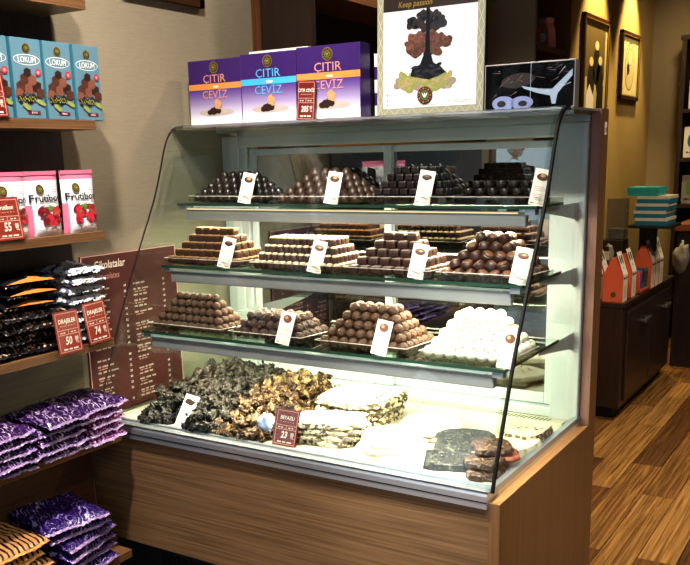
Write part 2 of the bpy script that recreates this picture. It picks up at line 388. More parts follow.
def thing(name, label, cat, loc=(0, 0, 0), rz=0., group=None, rot=None):
    o = bpy.data.objects.new(name, None); COL.objects.link(o); o.location = loc
    o.rotation_euler = rot or (0, 0, rz); o.empty_display_size = .05
    return tag(o, label, cat, group)
def struct(name, mb):
    return tag(mb.build(name), kind='structure')
def copy_tree(root, loc, rz=None, label=None, group=None, rot=None, scale=None):
    r = root.copy(); COL.objects.link(r); r.location = loc
    if rz is not None: r.rotation_euler = (0, 0, rz)
    if rot is not None: r.rotation_euler = rot
    if scale: r.scale = (scale,)*3
    if label: r['label'] = label
    if group: r['group'] = group
    for ch in list(root.children):
        c = ch.copy(); COL.objects.link(c); c.parent = r
        for g in list(ch.children):
            d = g.copy(); COL.objects.link(d); d.parent = c
    return r
T = Matrix.Translation
def R(a, ax): return Matrix.Rotation(a, 4, ax)
def blocks(mb, F, u0, u1, v, h, mat, l=2, n=9, seed=None):
    """a line of print too small to read: word-length dashes"""
    rr = random.Random(seed if seed is not None else (u0, v, n).__hash__())
    u = u0; step = (u1-u0)/n
    while u < u1-step*.4:
        w = step*rr.uniform(.5, 1.5); w = min(w, u1-u)
        mb.rect(F, u, v, u+w, v+h*rr.choice((1, .8, 1)), mat, l); u += w+step*.35

# ------------------------------------------------------------------ room
struct('floor', MB().box((-2.6, -1.6, -.06), (2.6, 8.2, 0), 'floor_planks'))
struct('ceiling', MB().box((-2.6, -1.6, 2.7), (2.6, 8.2, 2.78), 'ceiling_paint'))
struct('wall_left', MB().box((-2.12, .06, 0), (-2.0, 4.4, 2.7), 'wall_textile'))
struct('wall_back', MB().box((-2.12, 4.4, 0), (-1.60, 4.425, 2.7), 'wall_textile'))
struct('wall_rear', MB().box((-2.12, 4.425, 0), (-1.88, 4.955, 2.7), 'plaster_dark').box((-1.88, 4.425, 0), (-1.60, 4.955, 1.05), 'plaster_dark'))
struct('wall_pictures', MB().box((-2.12, 4.955, 0), (-1.6, 6.85, 2.7), 'plaster_yellow'))
struct('wall_end', MB().box((-1.72, 6.85, 0), (2.6, 6.95, 2.7), 'plaster_dark'))
struct('wall_right', MB().box((2.4, -1.6, 0), (2.5, 6.85, 2.7), 'wall_textile'))
struct('trim_1', MB().box((-2.14, 0, 0), (-1.98, .06, 2.7), 'column_wood'))
struct('trim_2', MB().box((-2.14, -1.6, 0), (-1.98, -1.5, 2.7), 'column_paint'))
struct('street', MB().box((-14, -16, -.30), (10, -1.6, -.24), 'street').box((-14, -1.6, -.30), (-2.6, 4, -.24), 'street'))
# dark wood panelling behind the left shelves
struct('trim_3', MB().box((-1.998, .2, .86), (-1.985, 1.722, 2.68), 'dark_wood').box((-1.998, .2, .58), (-1.985, 1.722, .86), 'panel_grey').box((-1.998, .2, .0), (-1.985, 1.722, .58), 'panel_brown'))

# ------------------------------------------------------------------ display case
XL, XR = -1.87, -.71
XG = -1.945   # the left end glass stands a little outside the shelf ends
case = thing('display_case', 'large wooden chocolate counter with curved glass front and three lit glass shelves', 'display case', (-1.35, 2.1, 0))
def cpart(mb, name, label=None):
    o = mb.build(name); o.parent = case; o.matrix_parent_inverse = Matrix.Translation(-Vector(case.location))
    if label: o['label'] = label
    return o
fb = MB().box((-1.996, 1.735, .24), (XR, 1.757, .573), 'case_wood')
fb.box((-1.996, 1.7345, .571), (XR, 1.757, .574), 'edge_wood')
cpart(fb, 'front_panel', 'horizontal grained brown wood front')
sp = MB()
sp.prism([(1.733, .02), (2.47, .02), (2.47, 1.462), (2.405, 1.462), (2.405, .585), (1.733, .585)], 'x', XR, -.683, 'case_side_wood')
sp.prism([(1.7325, .5851), (2.405, .5851), (2.405, .5865), (1.7325, .5865)], 'x', XR+.001, -.6835, 'edge_wood')
sp.prism([(2.4035, .587), (2.405, .587), (2.405, 1.462), (2.4035, 1.462)], 'x', XR+.001, -.6835, 'post_edge')
cpart(sp, 'side_panel', 'brown wood end panel with tall rear post')
bc = MB().box((-1.99, 1.757, .24), (XR, 2.47, .56), 'case_side_wood').box((-1.99, 1.83, 0.02), (XR, 2.45, .24), 'kick')
cpart(bc, 'body')
kg = MB()
kg.box((-1.99, 1.80, .0), (XR, 1.83, .235), 'kick')
for i in range(90):
    x = -1.80+i*.012
    kg.box((x, 1.797, .04), (x+.005, 1.802, .19), 'grille')
cpart(kg, 'ventilation_grille', 'black grille set back under the counter')
# front rail and deck
rl = MB().prism([(1.722, .573), (1.79, .573), (1.79, .598), (1.745, .612), (1.728, .612), (1.722, .603)], 'x', XG-.002, XR, 'alu')
rl.box((XG-.002, 1.7205, .588), (XR, 1.7225, .590), 'gasket')
cpart(rl, 'front_rail', 'brushed aluminium rail along foot of glass')
dk = MB().box((-1.97, 1.79, .57), (XR, 2.40, .597), 'deck_metal').box((XG, 1.79, .597), (XR, 1.80, .603), 'alu')
dk.box((-1.90, 2.335, .597), (XR-.03, 2.375, .603), 'deck_metal')
for i in range(96):
    x = -1.88+i*.0115
    dk.prism([(x, 2.342), (x+.004, 2.342), (x+.009, 2.368), (x+.005, 2.368)], 'z', .603, .6035, 'slot_black')
cpart(dk, 'display_deck', 'pale metal deck with slotted air vent at back')
# curved front glass profile (y,z)
prof = [(1.730, .612), (1.763, .700), (1.802, .790), (1.834, .866), (1.880, .960), (1.926, 1.048), (1.975, 1.138), (2.028, 1.235), (2.060, 1.31), (2.088, 1.385), (2.108, 1.422), (2.132, 1.444), (2.155, 1.4525), (2.185, 1.4540)]
def smoothp(p, n=3):
    out = []
    for i in range(len(p)-1):
        p0 = p[max(i-1, 0)]; p1 = p[i]; p2 = p[i+1]; p3 = p[min(i+2, len(p)-1)]
        for k in range(n):
            t = k/n
            out.append(tuple(.5*((2*p1[j])+(-p0[j]+p2[j])*t+(2*p0[j]-5*p1[j]+4*p2[j]-p3[j])*t*t+(-p0[j]+3*p1[j]-3*p2[j]+p3[j])*t**3) for j in (0, 1)))
    return out+[p[-1]]
pr = smoothp(prof)
def offs(p, d):
    o = []
    for i in range(len(p)):
        a = p[max(i-1, 0)]; b = p[min(i+1, len(p)-1)]; dy, dz = b[0]-a[0], b[1]-a[1]; l = math.hypot(dy, dz)
        o.append((p[i][0]-dz/l*d, p[i][1]+dy/l*d))
    return o
po = offs(pr, .007)
g = MB(); n = len(pr)
for surf in (pr, po):
    g.add([(XG, y, z) for y, z in surf]+[((XR+.008), y, z) for y, z in surf], [(i, i+1, n+i+1, n+i) for i in range(n-1)], 'clear_glass', True)
for x in (XG, (XR+.008)):
    g.add([(x, y, z) for y, z in pr]+[(x, y, z) for y, z in po], [(i, i+1, n+i+1, n+i) for i in range(n-1)], 'dark_green_edge')
for i in (0, n-1):
    g.add([(XG, *pr[i]), ((XR+.008), *pr[i]), ((XR+.008), *po[i]), (XG, *po[i])], [(0, 1, 2, 3)], 'dark_green_edge')
cpart(g, 'front_glass', 'curved clear glass front with dark edge')
# thin black seal along the right edge of the front pane
sl = MB(); pin = offs(pr, -.002); pout = offs(pr, .0085)
for i in range(n-1):
    sl.add([(XR+.008, *pin[i]), (XR+.008, *pout[i]), (XR+.008, *pout[i+1]), (XR+.008, *pin[i+1]), (XR+.014, *pin[i]), (XR+.014, *pout[i]), (XR+.014, *pout[i+1]), (XR+.014, *pin[i+1])],
           [(0, 1, 2, 3), (4, 7, 6, 5), (0, 4, 5, 1), (3, 2, 6, 7), (0, 3, 7, 4), (1, 5, 6, 2)], 'gasket')
cpart(sl, 'glass_seal', 'thin black seal on right edge of glass')
def side_glass(x, name, em):
    pts = [(p[0]+.004, p[1]) for p in pr]+[(2.405, 1.462), (2.405, .598)]
    m = MB(); k = len(pts)
    vs = [(x-.003, *p) for p in pts]+[(x+.003, *p) for p in pts]
    m.add(vs, [tuple(range(k))[::-1], tuple(range(k, 2*k))], 'side_glass')
    m.add(vs, [(i, (i+1) % k, k+(i+1) % k, k+i) for i in range(k)], em)
    cpart(m, name)
side_glass(XR-.006, 'side_glass', 'side_glass'); side_glass(XG+.004, 'side_glass', 'side_glass')
tr = MB().box((XR-.014, 1.765, .597), (XR+.002, 2.405, .612), 'alu')
cpart(tr, 'side_rail', 'metal rail under the end glass')
# rear frame
YB = 2.40
rf = MB()
rf.box((-1.975, YB, .597), (-1.905, YB+.05, 1.43), 'white_frame', bev=.004)
rf.box((-1.905, YB, 1.392), (XR-.03, YB+.05, 1.43), 'white_frame', bev=.004)
rf.box((-1.905, YB, .597), (XR-.03, YB+.05, .625), 'white_frame', bev=.004)
rf.box((XR-.085, YB-.012, .597), (XR-.002, YB+.05, 1.43), 'white_frame', bev=.004)
rf.box((-1.905, YB+.006, .6), (-1.875, YB+.05, 1.40), 'white_frame', bev=.004)
rf.box((-1.905, YB-.002, 1.43), (XR-.002, YB+.05, 1.4405), 'white_frame')
cpart(rf, 'rear_frame', 'white metal frame around the sliding doors')
def slider(x0, x1, y, nm):
    m = MB(); z0, z1 = .627, 1.385; w = .026
    m.box((x0, y, z0), (x0+w, y+.014, z1), 'white_frame', bev=.003).box((x1-w, y, z0), (x1, y+.014, z1), 'white_frame', bev=.003)
    m.box((x0+w, y, z0), (x1-w, y+.014, z0+.034), 'white_frame', bev=.003).box((x0+w, y, z1-.02), (x1-w, y+.014, z1), 'white_frame', bev=.003)
    d = cpart(m, 'sliding_door')
    p = MB().box((x0+w, y+.005, z0+.034), (x1-w, y+.008, z1-.02), 'rear_pane').build('pane')
    p.parent = d; p['label'] = 'tinted reflecting glass pane'
slider(-1.868, -1.325, YB+.012, 0); slider(-1.350, XR-.09, YB+.028, 1)
# lid
ld = MB().box((-1.995, 2.178, 1.4545), (XR+.02, 2.47, 1.4595), 'lid_metal')
ld.box((-1.995, 2.40, 1.4405), (XR-.002, 2.47, 1.4545), 'white_frame').box((XL, 2.25, 1.446), (XR, 2.40, 1.4545), 'lid_metal')
cpart(ld, 'top_panel', 'narrow grey metal and glass top')
# shelves
SH = [(1.220, 2.034), (1.042, 1.946), (.860, 1.846)]   # glass underside z, front y
for k, (z, y) in enumerate(SH):
    x0, x1 = XL+.010, XR-.014
    m = MB().box((x0, y+.002, z), (x1, 2.235, z+.008), 'shelf_glass')
    m.box((x0, y, z), (x1, y+.002, z+.008), 'green_edge').box((x1, y, z), (x1+.001, 2.235, z+.008), 'green_edge')
    s_ = cpart(m, 'glass_shelf')
    c = MB().box((x0+.025, y+.012, z-.044), (x1-.03, y+.034, z-.007), 'alu_dark', bev=.003)
    c.box((x0+.03, y+.0105, z-.0115), (x1-.05, y+.0125, z-.0085), 'led' if k == 0 else 'white_frame')
    c.box((x0+.002, y+.004, z-.012), (x0+.03, y+.03, z), 'alu').box((x1-.03, y+.004, z-.014), (x1-.004, y+.03, z), 'alu')
    ch = c.build('light_channel'); ch.parent = s_
    ch['label'] = 'grey metal channel holding a thin light strip'
    # brackets at both ends, back to the frame
    for xa in (x1-.012, x0+.007):
        b = MB().prism([(2.10, z-.002), (2.40, z-.002), (2.40, z-.06), (2.36, z-.045), (2.235, z-.028), (2.10, z-.012)], 'x', xa, xa+.005, 'white_frame')
        b.build('shelf_bracket').parent = s_
st = MB(); F = Frame((-.6829, 2.435, 1.428), (0, 1, 0), (0, 0, 1))
st.box((-.6832, 2.436, 1.395), (-.6828, 2.458, 1.428), 'paper_white')
for i in range(7): st.rect(Frame((-.6826, 2.438, 1.400), (0, 1, 0), (0, 0, 1)), .002+i*.0023, .001, .0032+i*.0023, .013, 'ink_black')
cpart(st, 'sticker', 'small white sticker on the post')

# cable at rear left of the deck
cb = MB().tube([(-1.80, 2.30, .70), (-1.78, 2.29, .715), (-1.755, 2.285, .70), (-1.745, 2.285, .66), (-1.76, 2.28, .625), (-1.77, 2.29, .601)], .004, 'gasket')
tag(cb.build('cable'), 'short black cable curling at the back left of the deck', 'cable')

# ------------------------------------------------------------------ trays, chocolates
def tray_mb(w, d):
    m = MB(); t = .002; h = .012
    m.box((0, 0, 0), (w, d, t), 'acrylic')
    m.box((-.004, -.006, t), (w+.004, -.004, .019), 'acrylic').box((-.004, d+.004, t), (w+.004, d+.006, h), 'acrylic')
    m.box((-.006, -.006, t), (-.004, d+.006, h), 'acrylic').box((w+.004, -.006, t), (w+.006, d+.006, h), 'acrylic')
    return m
def rim_mb(w, d):
    m = MB(); h = .013; g = .020
    m.tube([(-.005, -.006, g), (w+.005, -.006, g), (w+.005, d+.006, h), (-.005, d+.006, h), (-.005, -.006, g)], .0009, 'card_white', 5)
    return m
def tray(x0, x1, y0, d, z, label):
    t = thing('serving_tray', label, 'tray', (x0, y0, z))
    a = tray_mb(x1-x0, d).build('base', t); b = rim_mb(x1-x0, d).build('rim', t); b['label'] = 'pale shining rim'
def piece(kind):
    m = MB()
    if kind == 'ball_a': m.ball(.0128, 'truffle', sub=3, lump=.10, freq=300)
    elif kind == 'ball_b': m.ball(.0142, 'truffle_dark', sub=3, lump=.22, freq=220)
    elif kind == 'ball_c': m.ball(.0140, 'truffle_mid', sub=3, lump=.08, freq=300)
    elif kind == 'ball_d': m.ball(.0142, 'truffle_white', sub=3, lump=.03)
    elif kind == 'dome_black': m.lathe([(.0135, -.0095), (.0145, -.008), (.0142, 0), (.012, .006), (.008, .010), (.003, .012), (.0005, .0122)], 'choc_black', seg=20)
    elif kind == 'dome_brown': m.lathe([(.015, -.010), (.0163, -.008), (.0155, 0), (.012, .008), (.007, .013), (.003, .0155), (.0005, .016)], 'dome_choc', seg=20)
    elif kind == 'cube_black': m.box((-.0115, -.0125, -.0095), (.0115, .0125, .0095), 'choc_black2', bev=.004)
    elif kind == 'puck_black':
        m.lathe([(.0145, -.0095), (.0158, -.0085), (.0158, .006), (.014, .0095), (.0005, .0105)], 'choc_black', seg=24)
    elif kind == 'square':
        m.box((-.0136, -.0136, -.0105), (.0136, .0136, .0085), 'choc_brown', bev=.005); m.box((-.0120, -.0120, .008), (.0120, .0120, .0112), 'choc_tan', bev=.0015)
    elif kind == 'bonbon':
        m.lathe([(.0098, -.0105), (.0108, -.009), (.0105, .004), (.009, .0072)], 'choc_dark', seg=12); m.lathe([(.0094, .006), (.0094, .0085), (.006, .0112), (.0005, .0118)], 'choc_top', seg=12)
    elif kind == 'block':
        m.box((-.0155, -.0145, -.0105), (.0155, .0145, .0085), 'choc_dark', bev=.005); m.box((-.0128, -.0120, .0075), (.0128, .0120, .0115), 'choc_gray', bev=.0018)
    elif kind == 'swirl_puck':
        m.lathe([(.0150, -.0105), (.0162, -.0095), (.0158, .006), (.0145, .0085)], 'choc_dark', seg=20)
        m.lathe([(.0135, .0075), (.0130, .0105), (.009, .0125), (.0005, .0130)], 'swirl', seg=14, M=T((.0008, 0, 0)) @ R(.12, 'Y'))
    return m.build('praline')
NAMES = dict(ball='truffle')
def pile(kind, name, cat, x0, x1, y0, nx, ny, levels, dz, z, label, group, jit=.0006, base=.0105, depth=None, rotj=0., shift=.5, drop=0.):
    proto = piece(kind); proto.name = name
    dx = (x1-x0)/nx; dy = depth/ny if depth else dx
    first = True; cnt = 0
    for l in range(levels):
        a, b = nx-l, ny-l
        if b < 1 or a < 1: break
        top = (l == levels-1)
        for i in range(a):
            for j in range(b):
                edge = i in (0, a-1) or j in (0, b-1)
                nxt = (l+1 < levels) and b-1 >= 1
                if not (edge or not nxt): continue
                if j == b-1 and 0 < i < a-1 and nxt and i % 1 == 0 and b > 2 and l == 0 and False: continue
                p = (x0+dx*(.5+i)+l*shift*dx+random.uniform(-jit, jit), y0+dy*(.5+j)+l*shift*dy+random.uniform(-jit, jit), z+base+l*dz+random.uniform(0, jit*.5))
                rr = (random.uniform(-rotj, rotj), random.uniform(-rotj, rotj), random.uniform(-pi, pi) if rotj > .5 else random.uniform(-.12, .12))
                if first: o = proto; first = False
                else:
                    o = proto.copy(); COL.objects.link(o)
                o.location = p; o.rotation_euler = rr
                tag(o, label, cat, group); cnt += 1
    return cnt
Z1, Z2, Z3 = SH[0][0]+.0085, SH[1][0]+.0085, SH[2][0]+.0085
tt = .0022
# top shelf
tray(-1.815, -1.545, 2.050, .155, Z1, 'clear tray of glossy black domes at the left end of the top shelf')
pile('dome_black', 'dome_praline', 'chocolate', -1.815, -1.545, 2.050, 9, 5, 5, .0162, Z1+tt, 'glossy black dome chocolate in the leftmost pile on the top shelf', 'black domes on the top shelf')
tray(-1.505, -1.228, 2.050, .165, Z1, 'clear tray of brown pointed domes, second on the top shelf')
pile('dome_brown', 'pointed_praline', 'chocolate', -1.505, -1.228, 2.050, 8, 5, 5, .0168, Z1+tt, 'brown pointed dome chocolate in the second pile of the top shelf', 'brown domes on the top shelf')
tray(-1.200, -.968, 2.050, .165, Z1, 'clear tray of black cubes, third on the top shelf')
pile('cube_black', 'cube_praline', 'chocolate', -1.200, -.968, 2.050, 9, 6, 5, .0185, Z1+tt, 'square black chocolate in the third pile of the top shelf', 'black cubes on the top shelf', base=.0100)
tray(-.950, -.724, 2.050, .165, Z1, 'clear tray of black round pucks at the right end of the top shelf')
pile('puck_black', 'round_praline', 'chocolate', -.950, -.724, 2.050, 7, 3, 3, .0180, Z1+tt, 'flat round black chocolate in the rightmost pile on the top shelf', 'black pucks on the top shelf', base=.010)
# middle shelf
tray(-1.850, -1.575, 1.962, .165, Z2, 'clear tray of square pralines at the left end of the middle shelf')
pile('square', 'square_praline', 'chocolate', -1.850, -1.575, 1.962, 9, 5, 5, .0205, Z2+tt, 'square brown praline with tan top in the left pile of the middle shelf', 'square pralines on the middle shelf', base=.011)
tray(-1.527, -1.240, 1.962, .165, Z2, 'clear tray of small pale topped bonbons, second on the middle shelf')
pile('bonbon', 'small_bonbon', 'chocolate', -1.527, -1.240, 1.962, 13, 7, 4, .0215, Z2+tt, 'small dark bonbon with pale top in the second pile of middle shelf', 'small bonbons on the middle shelf', base=.011)
tray(-1.215, -.975, 1.962, .165, Z2, 'clear tray of grey topped blocks, third on the middle shelf')
pile('block', 'block_praline', 'chocolate', -1.215, -.975, 1.962, 7, 5, 5, .0205, Z2+tt, 'dark square chocolate with greyish top in the third pile of middle shelf', 'grey topped blocks on the middle shelf', base=.0105)
tray(-.945, -.724, 1.962, .190, Z2, 'clear tray of dark swirl topped pucks at the right of the middle shelf')
pile('swirl_puck', 'swirl_praline', 'chocolate', -.945, -.724, 1.962, 7, 6, 5, .0212, Z2+tt, 'round dark praline with swirled top in the right pile of middle shelf', 'swirl pralines on the middle shelf', base=.011, rotj=.6, depth=.19)
# bottom shelf
tray(-1.847, -1.582, 1.872, .135, Z3, 'clear tray of small brown truffles at the left end of the lowest shelf')
pile('ball_a', 'cocoa_truffle', 'chocolate', -1.847, -1.582, 1.872, 10, 5, 5, .0195, Z3+tt, 'small round brown truffle in the leftmost pile on the lowest shelf', 'brown truffles at the left of the lowest shelf', base=.0128, rotj=3)
tray(-1.543, -1.307, 1.872, .145, Z3, 'clear tray of rough dark truffles, second on the lowest shelf')
pile('ball_b', 'rough_truffle', 'chocolate', -1.543, -1.307, 1.872, 8, 5, 3, .0205, Z3+tt, 'rough dark round truffle in the second, lower pile of the lowest shelf', 'rough dark truffles on the lowest shelf', base=.0138, rotj=3, jit=.0015)
tray(-1.252, -.992, 1.872, .165, Z3, 'clear tray of milk brown truffles, third on the lowest shelf')
pile('ball_c', 'milk_truffle', 'chocolate', -1.252, -.992, 1.872, 9, 6, 5, .0205, Z3+tt, 'smooth brown round truffle in the third, tallest pile of lowest shelf', 'milk truffles on the lowest shelf', base=.0138, rotj=3)
tray(-.948, -.724, 1.872, .19, Z3, 'clear tray of white truffles at the right end of the lowest shelf')
pile('ball_d', 'white_truffle', 'chocolate', -.948, -.724, 1.872, 8, 7, 5, .0200, Z3+tt, 'round white truffle in the rightmost pile on the lowest shelf', 'white truffles on the lowest shelf', base=.015, rotj=3)

# cards in front of the trays
def choc_card(x, y, z, lean, tilt, label, pic, h=.088, w=.040, side=.0):
    root = thing('product_card', label, 'card', (x, y, z), rot=(radians(-lean), radians(tilt), radians(side)))
    m = MB().box((-w/2, 0, 0), (w/2, .0012, h), 'card_white')
    F = Frame((-w/2, 0, 0), (1, 0, 0), (0, 0, 1))
    m.rect(F, w*.08, h*.05, w*.3, h*.075, 'ink_green'); m.rect(F, w*.5, h*.05, w*.85, h*.075, 'pink_border')
    for k, v in enumerate((.50, .45, .40, .30, .25)):
        blocks(m, F, w*.15, w*.85, h*v, h*.018, 'gift_pink_ink' if k % 2 else 'shade_print', n=5, seed=k+int(x*1000))
    m.text(F, w*.5, h*.14, h*.075, 'Çikolata', 'shade_print', bold=.0, slant=.2)
    c = m.build('card', root)
    q = MB()
    if pic == 'ball': q.ell(F, w*.5, h*.79, w*.30, h*.125, 'choc_print2', 2, n=18); q.ell(F, w*.42, h*.82, w*.10, h*.05, 'walnut', 3)
    elif pic == 'dome': q.ell(F, w*.5, h*.78, w*.34, h*.10, 'choc_print', 2, n=16); q.ell(F, w*.52, h*.82, w*.16, h*.05, 'walnut', 3, n=9)
    elif pic == 'square': q.poly(F, [(w*.18, h*.76), (w*.5, h*.70), (w*.82, h*.78), (w*.78, h*.86), (w*.46, h*.89), (w*.2, h*.84)], 'choc_print3', 2); q.poly(F, [(w*.25, h*.83), (w*.5, h*.79), (w*.76, h*.85), (w*.46, h*.88)], 'choc_print2', 3)
    elif pic == 'tan': q.ell(F, w*.5, h*.77, w*.33, h*.09, 'choc_print2', 2); q.ell(F, w*.5, h*.81, w*.30, h*.05, 'choc_tan', 3); q.ell(F, w*.55, h*.79, w*.1, h*.02, 'paper_white', 4)
    elif pic == 'cluster': q.ell(F, w*.5, h*.79, w*.36, h*.09, 'choc_print3', 2, n=16, jag=.25)
    q = q.build('picture', c)
    s = MB().tube([(-w*.4, .0, .001), (-w*.4, .03, .001), (-w*.35, .004, h*.4)], .0008, 'acrylic', 4)
    return root
cards = [
 (-1.608, 2.041, Z1, 14, 10, 'dome', 'white card with black praline picture before the black domes'),
 (-1.310, 2.041, Z1, 14, 8, 'dome', 'white card with nut topped picture before the brown pointed domes'),
 (-1.032, 2.041, Z1, 14, 9, 'square', 'white card with dark square picture before the black cubes'),
 (-.727, 2.041, Z1, 14, 10, 'dome', 'white card at the right end of the top shelf behind the glass edge'),
 (-1.627, 1.955, Z2, 14, 12, 'square', 'white card leaning before the square pralines, leftmost on middle shelf'),
 (-1.315, 1.955, Z2, 14, 12, 'tan', 'white card with two tone picture before the small bonbons'),
 (-1.008, 1.955, Z2, 14, 9, 'tan', 'white card with round beige picture before the grey topped blocks'),
 (-.738, 1.955, Z2, 14, 10, 'tan', 'white card with tan praline picture before the swirl pucks'),
 (-1.358, 1.856, Z3, 14, 12, 'ball', 'white card with dark truffle picture, leftmost on the lowest shelf'),
 (-1.062, 1.856, Z3, 14, 11, 'ball', 'white card with brown truffle picture before the tallest truffle pile'),
 (-.727, 1.858, Z3, 14, 8, 'ball', 'white card before the white truffles on the lowest shelf'),
]
for x, y, z, ln, tl, pic, lab in cards: choc_card(x, y, z+.0005, ln, tl, lab, pic, side=14)
choc_card(-1.700, 1.812, .5985, 30, 13, 'white card with dark cluster picture leaning on the black cluster heap', 'cluster', side=12, h=.100, w=.044)
choc_card(-.950, 1.815, .5985, 22, 6, 'faded white card standing before the dark slabs on the deck', 'none', side=12, h=.08, w=.058)

# red price signs
def price_sign(name, label, loc, rz, w, h, lean, head, price, parent_mat='red_card', tilt=0., sub='MADLEN ÇİKOLATA'):
    root = thing(name, label, 'price sign', loc, rot=(radians(-lean), radians(tilt), rz))
    m = MB().box((-w/2, 0, 0), (w/2, .0015, h), parent_mat)
    F = Frame((-w/2, 0, 0), (1, 0, 0), (0, 0, 1)); t = w*.025; b = w*.06
    for a in ((b, b, w-b, b+t), (b, h-b-t, w-b, h-b), (b, b, b+t, h-b), (w-b-t, b, w-b, h-b), (b, h*.55, w-b, h*.55+t), (b, h*.44, w-b, h*.44+t)):
        m.rect(F, *a, 'pink_border')
    m.rect(F, w/2-t/2, h*.44, w/2+t/2, h*.55, 'pink_border')
    for u in (.28, .72): blocks(m, F, w*(u-.12), w*(u+.12), h*.485, h*.025, 'ink_white', n=2, seed=3)
    blocks(m, F, w*.2, w*.8, h*.645, h*.018, 'pink_border', n=5, seed=4); blocks(m, F, w*.2, w*.8, h*.09, h*.035, 'ink_white', n=4, seed=5)
    c = m.build('sign_board', root)
    q = MB(); q.text(F, w*.5, h*.72, w*.19, head, 'ink_white', bold=.03, sx=.85, slant=.1)
    q.text(F, w*.45, h*.22, w*.36, price, 'ink_white', bold=.03, sx=.75, slant=.12); q.text(F, w*.79, h*.295, w*.17, '00', 'ink_white', bold=.03, sx=.8)
    q.text(F, w*.80, h*.22, w*.13, 'TL', 'ink_white', bold=.02)
    q.build('lettering', c)
    a = MB().box((-w/2-.003, -.0012, -.002), (w/2+.003, -.0002, h+.003), 'acrylic').box((-w/2-.003, -.0012, -.002), (w/2+.003, .03, -.001), 'acrylic')
    hd = a.build('holder', root); hd['label'] = 'clear acrylic stand'
price_sign('price_sign', 'dark red price sign reading 23.00 leaning on the white bark packs', (-1.335, 1.815, .5985), .16, .070, .100, 16, 'BEYAZLI', '23', tilt=4)

# ------------------------------------------------------------------ clusters and slabs on the deck
def cluster(mat1, mat2, seed, r=.017):
    rr = random.Random(seed); m = MB()
    for i in range(8):
        a = rr.uniform(0, 2*pi); d = rr.uniform(.2, 1)*r*1.2
        m.ball(rr.uniform(.42, .75)*r, mat1 if rr.random() < .7 else mat2, M=T((cos(a)*d, sin(a)*d, rr.uniform(-.3, .5)*r)) @ R(rr.uniform(0, 3), 'X') @ R(rr.uniform(0, 3), 'Z'), sub=3, sc=(1.35, .85, .5), lump=.9, seed=i+seed, freq=260)
    return m
def clear_of_cards(x, y):
    return (abs(x+1.70) < .042 and y < 1.865) or (abs(x+1.335) < .05 and y < 1.85)
def heap(protos, name, pts_fn, n_label, group, step, zstep, nx, ny, x0, y0, layers, hfun, seed):
    rr = random.Random(seed); obs = []
    for l in range(layers):
        for i in range(nx):
            for j in range(ny):
                x = x0+(i+.5*(l % 2))*step+rr.uniform(-.008, .008); y = y0+(j+.5*(l % 2))*step+rr.uniform(-.008, .008)
                z = .607+l*zstep
                H = hfun(x, y)
                if z > H+.598 or clear_of_cards(x, y): continue
                if z+2.1*zstep < H+.598 and l < layers-2 and not (j == 0): continue
                p = rr.choice(protos); o = p if not p.get('used') else p.copy()
                if p.get('used'): COL.objects.link(o)
                p['used'] = True; o.name = name
                o.location = (x, y, z+rr.uniform(-.003, .004)); o.rotation_euler = (rr.uniform(-.9, .9), rr.uniform(-.9, .9), rr.uniform(0, 6.28))
                s = rr.uniform(.85, 1.3); o.scale = (s, s, s*rr.uniform(.75, 1.1)); tag(o, n_label, 'chocolate', group); obs.append(o)
    return obs
dk_p = [cluster('cluster_dark', 'cluster_dark', s, .019).build('dark_cluster') for s in (1, 2, 3, 4)]
def h1(x, y):
    return .070*math.exp(-(((x+1.70)/.17)**2+((y-2.08)/.16)**2))+.018+.03*max(0, min(1, (y-1.80)/.12))
ob1 = heap(dk_p, 'dark_cluster', None, 'black lumpy nut cluster in the dark heap at the left of the deck', 'black clusters on the deck', .032, .020, 9, 13, -1.845, 1.815, 6, h1, 5)
br_p = [cluster('cluster_brown', 'cluster_tan', s, .018).build('brown_cluster') for s in (11, 12, 13, 14)]
def h2(x, y):
    return .070*math.exp(-(((x+1.49)/.10)**2+((y-2.08)/.16)**2))+.018+.025*max(0, min(1, (y-1.82)/.15))
ob2 = heap(br_p, 'brown_cluster', None, 'tan and brown nut cluster in the heap left of the red price sign', 'brown clusters on the deck', .033, .021, 6, 12, -1.575, 1.825, 6, h2, 6)
# blue tissue glint: small crumpled blue bag on the brown clusters
tb = MB().ball(.03, 'tissue', sub=3, lump=.5, sc=(.8, .6, 1.0), freq=60)
o = tb.build('crumpled_bag'); o.location = (-1.415, 1.850, .640); tag(o, 'small crumpled pale blue bag among the brown clusters', 'bag')

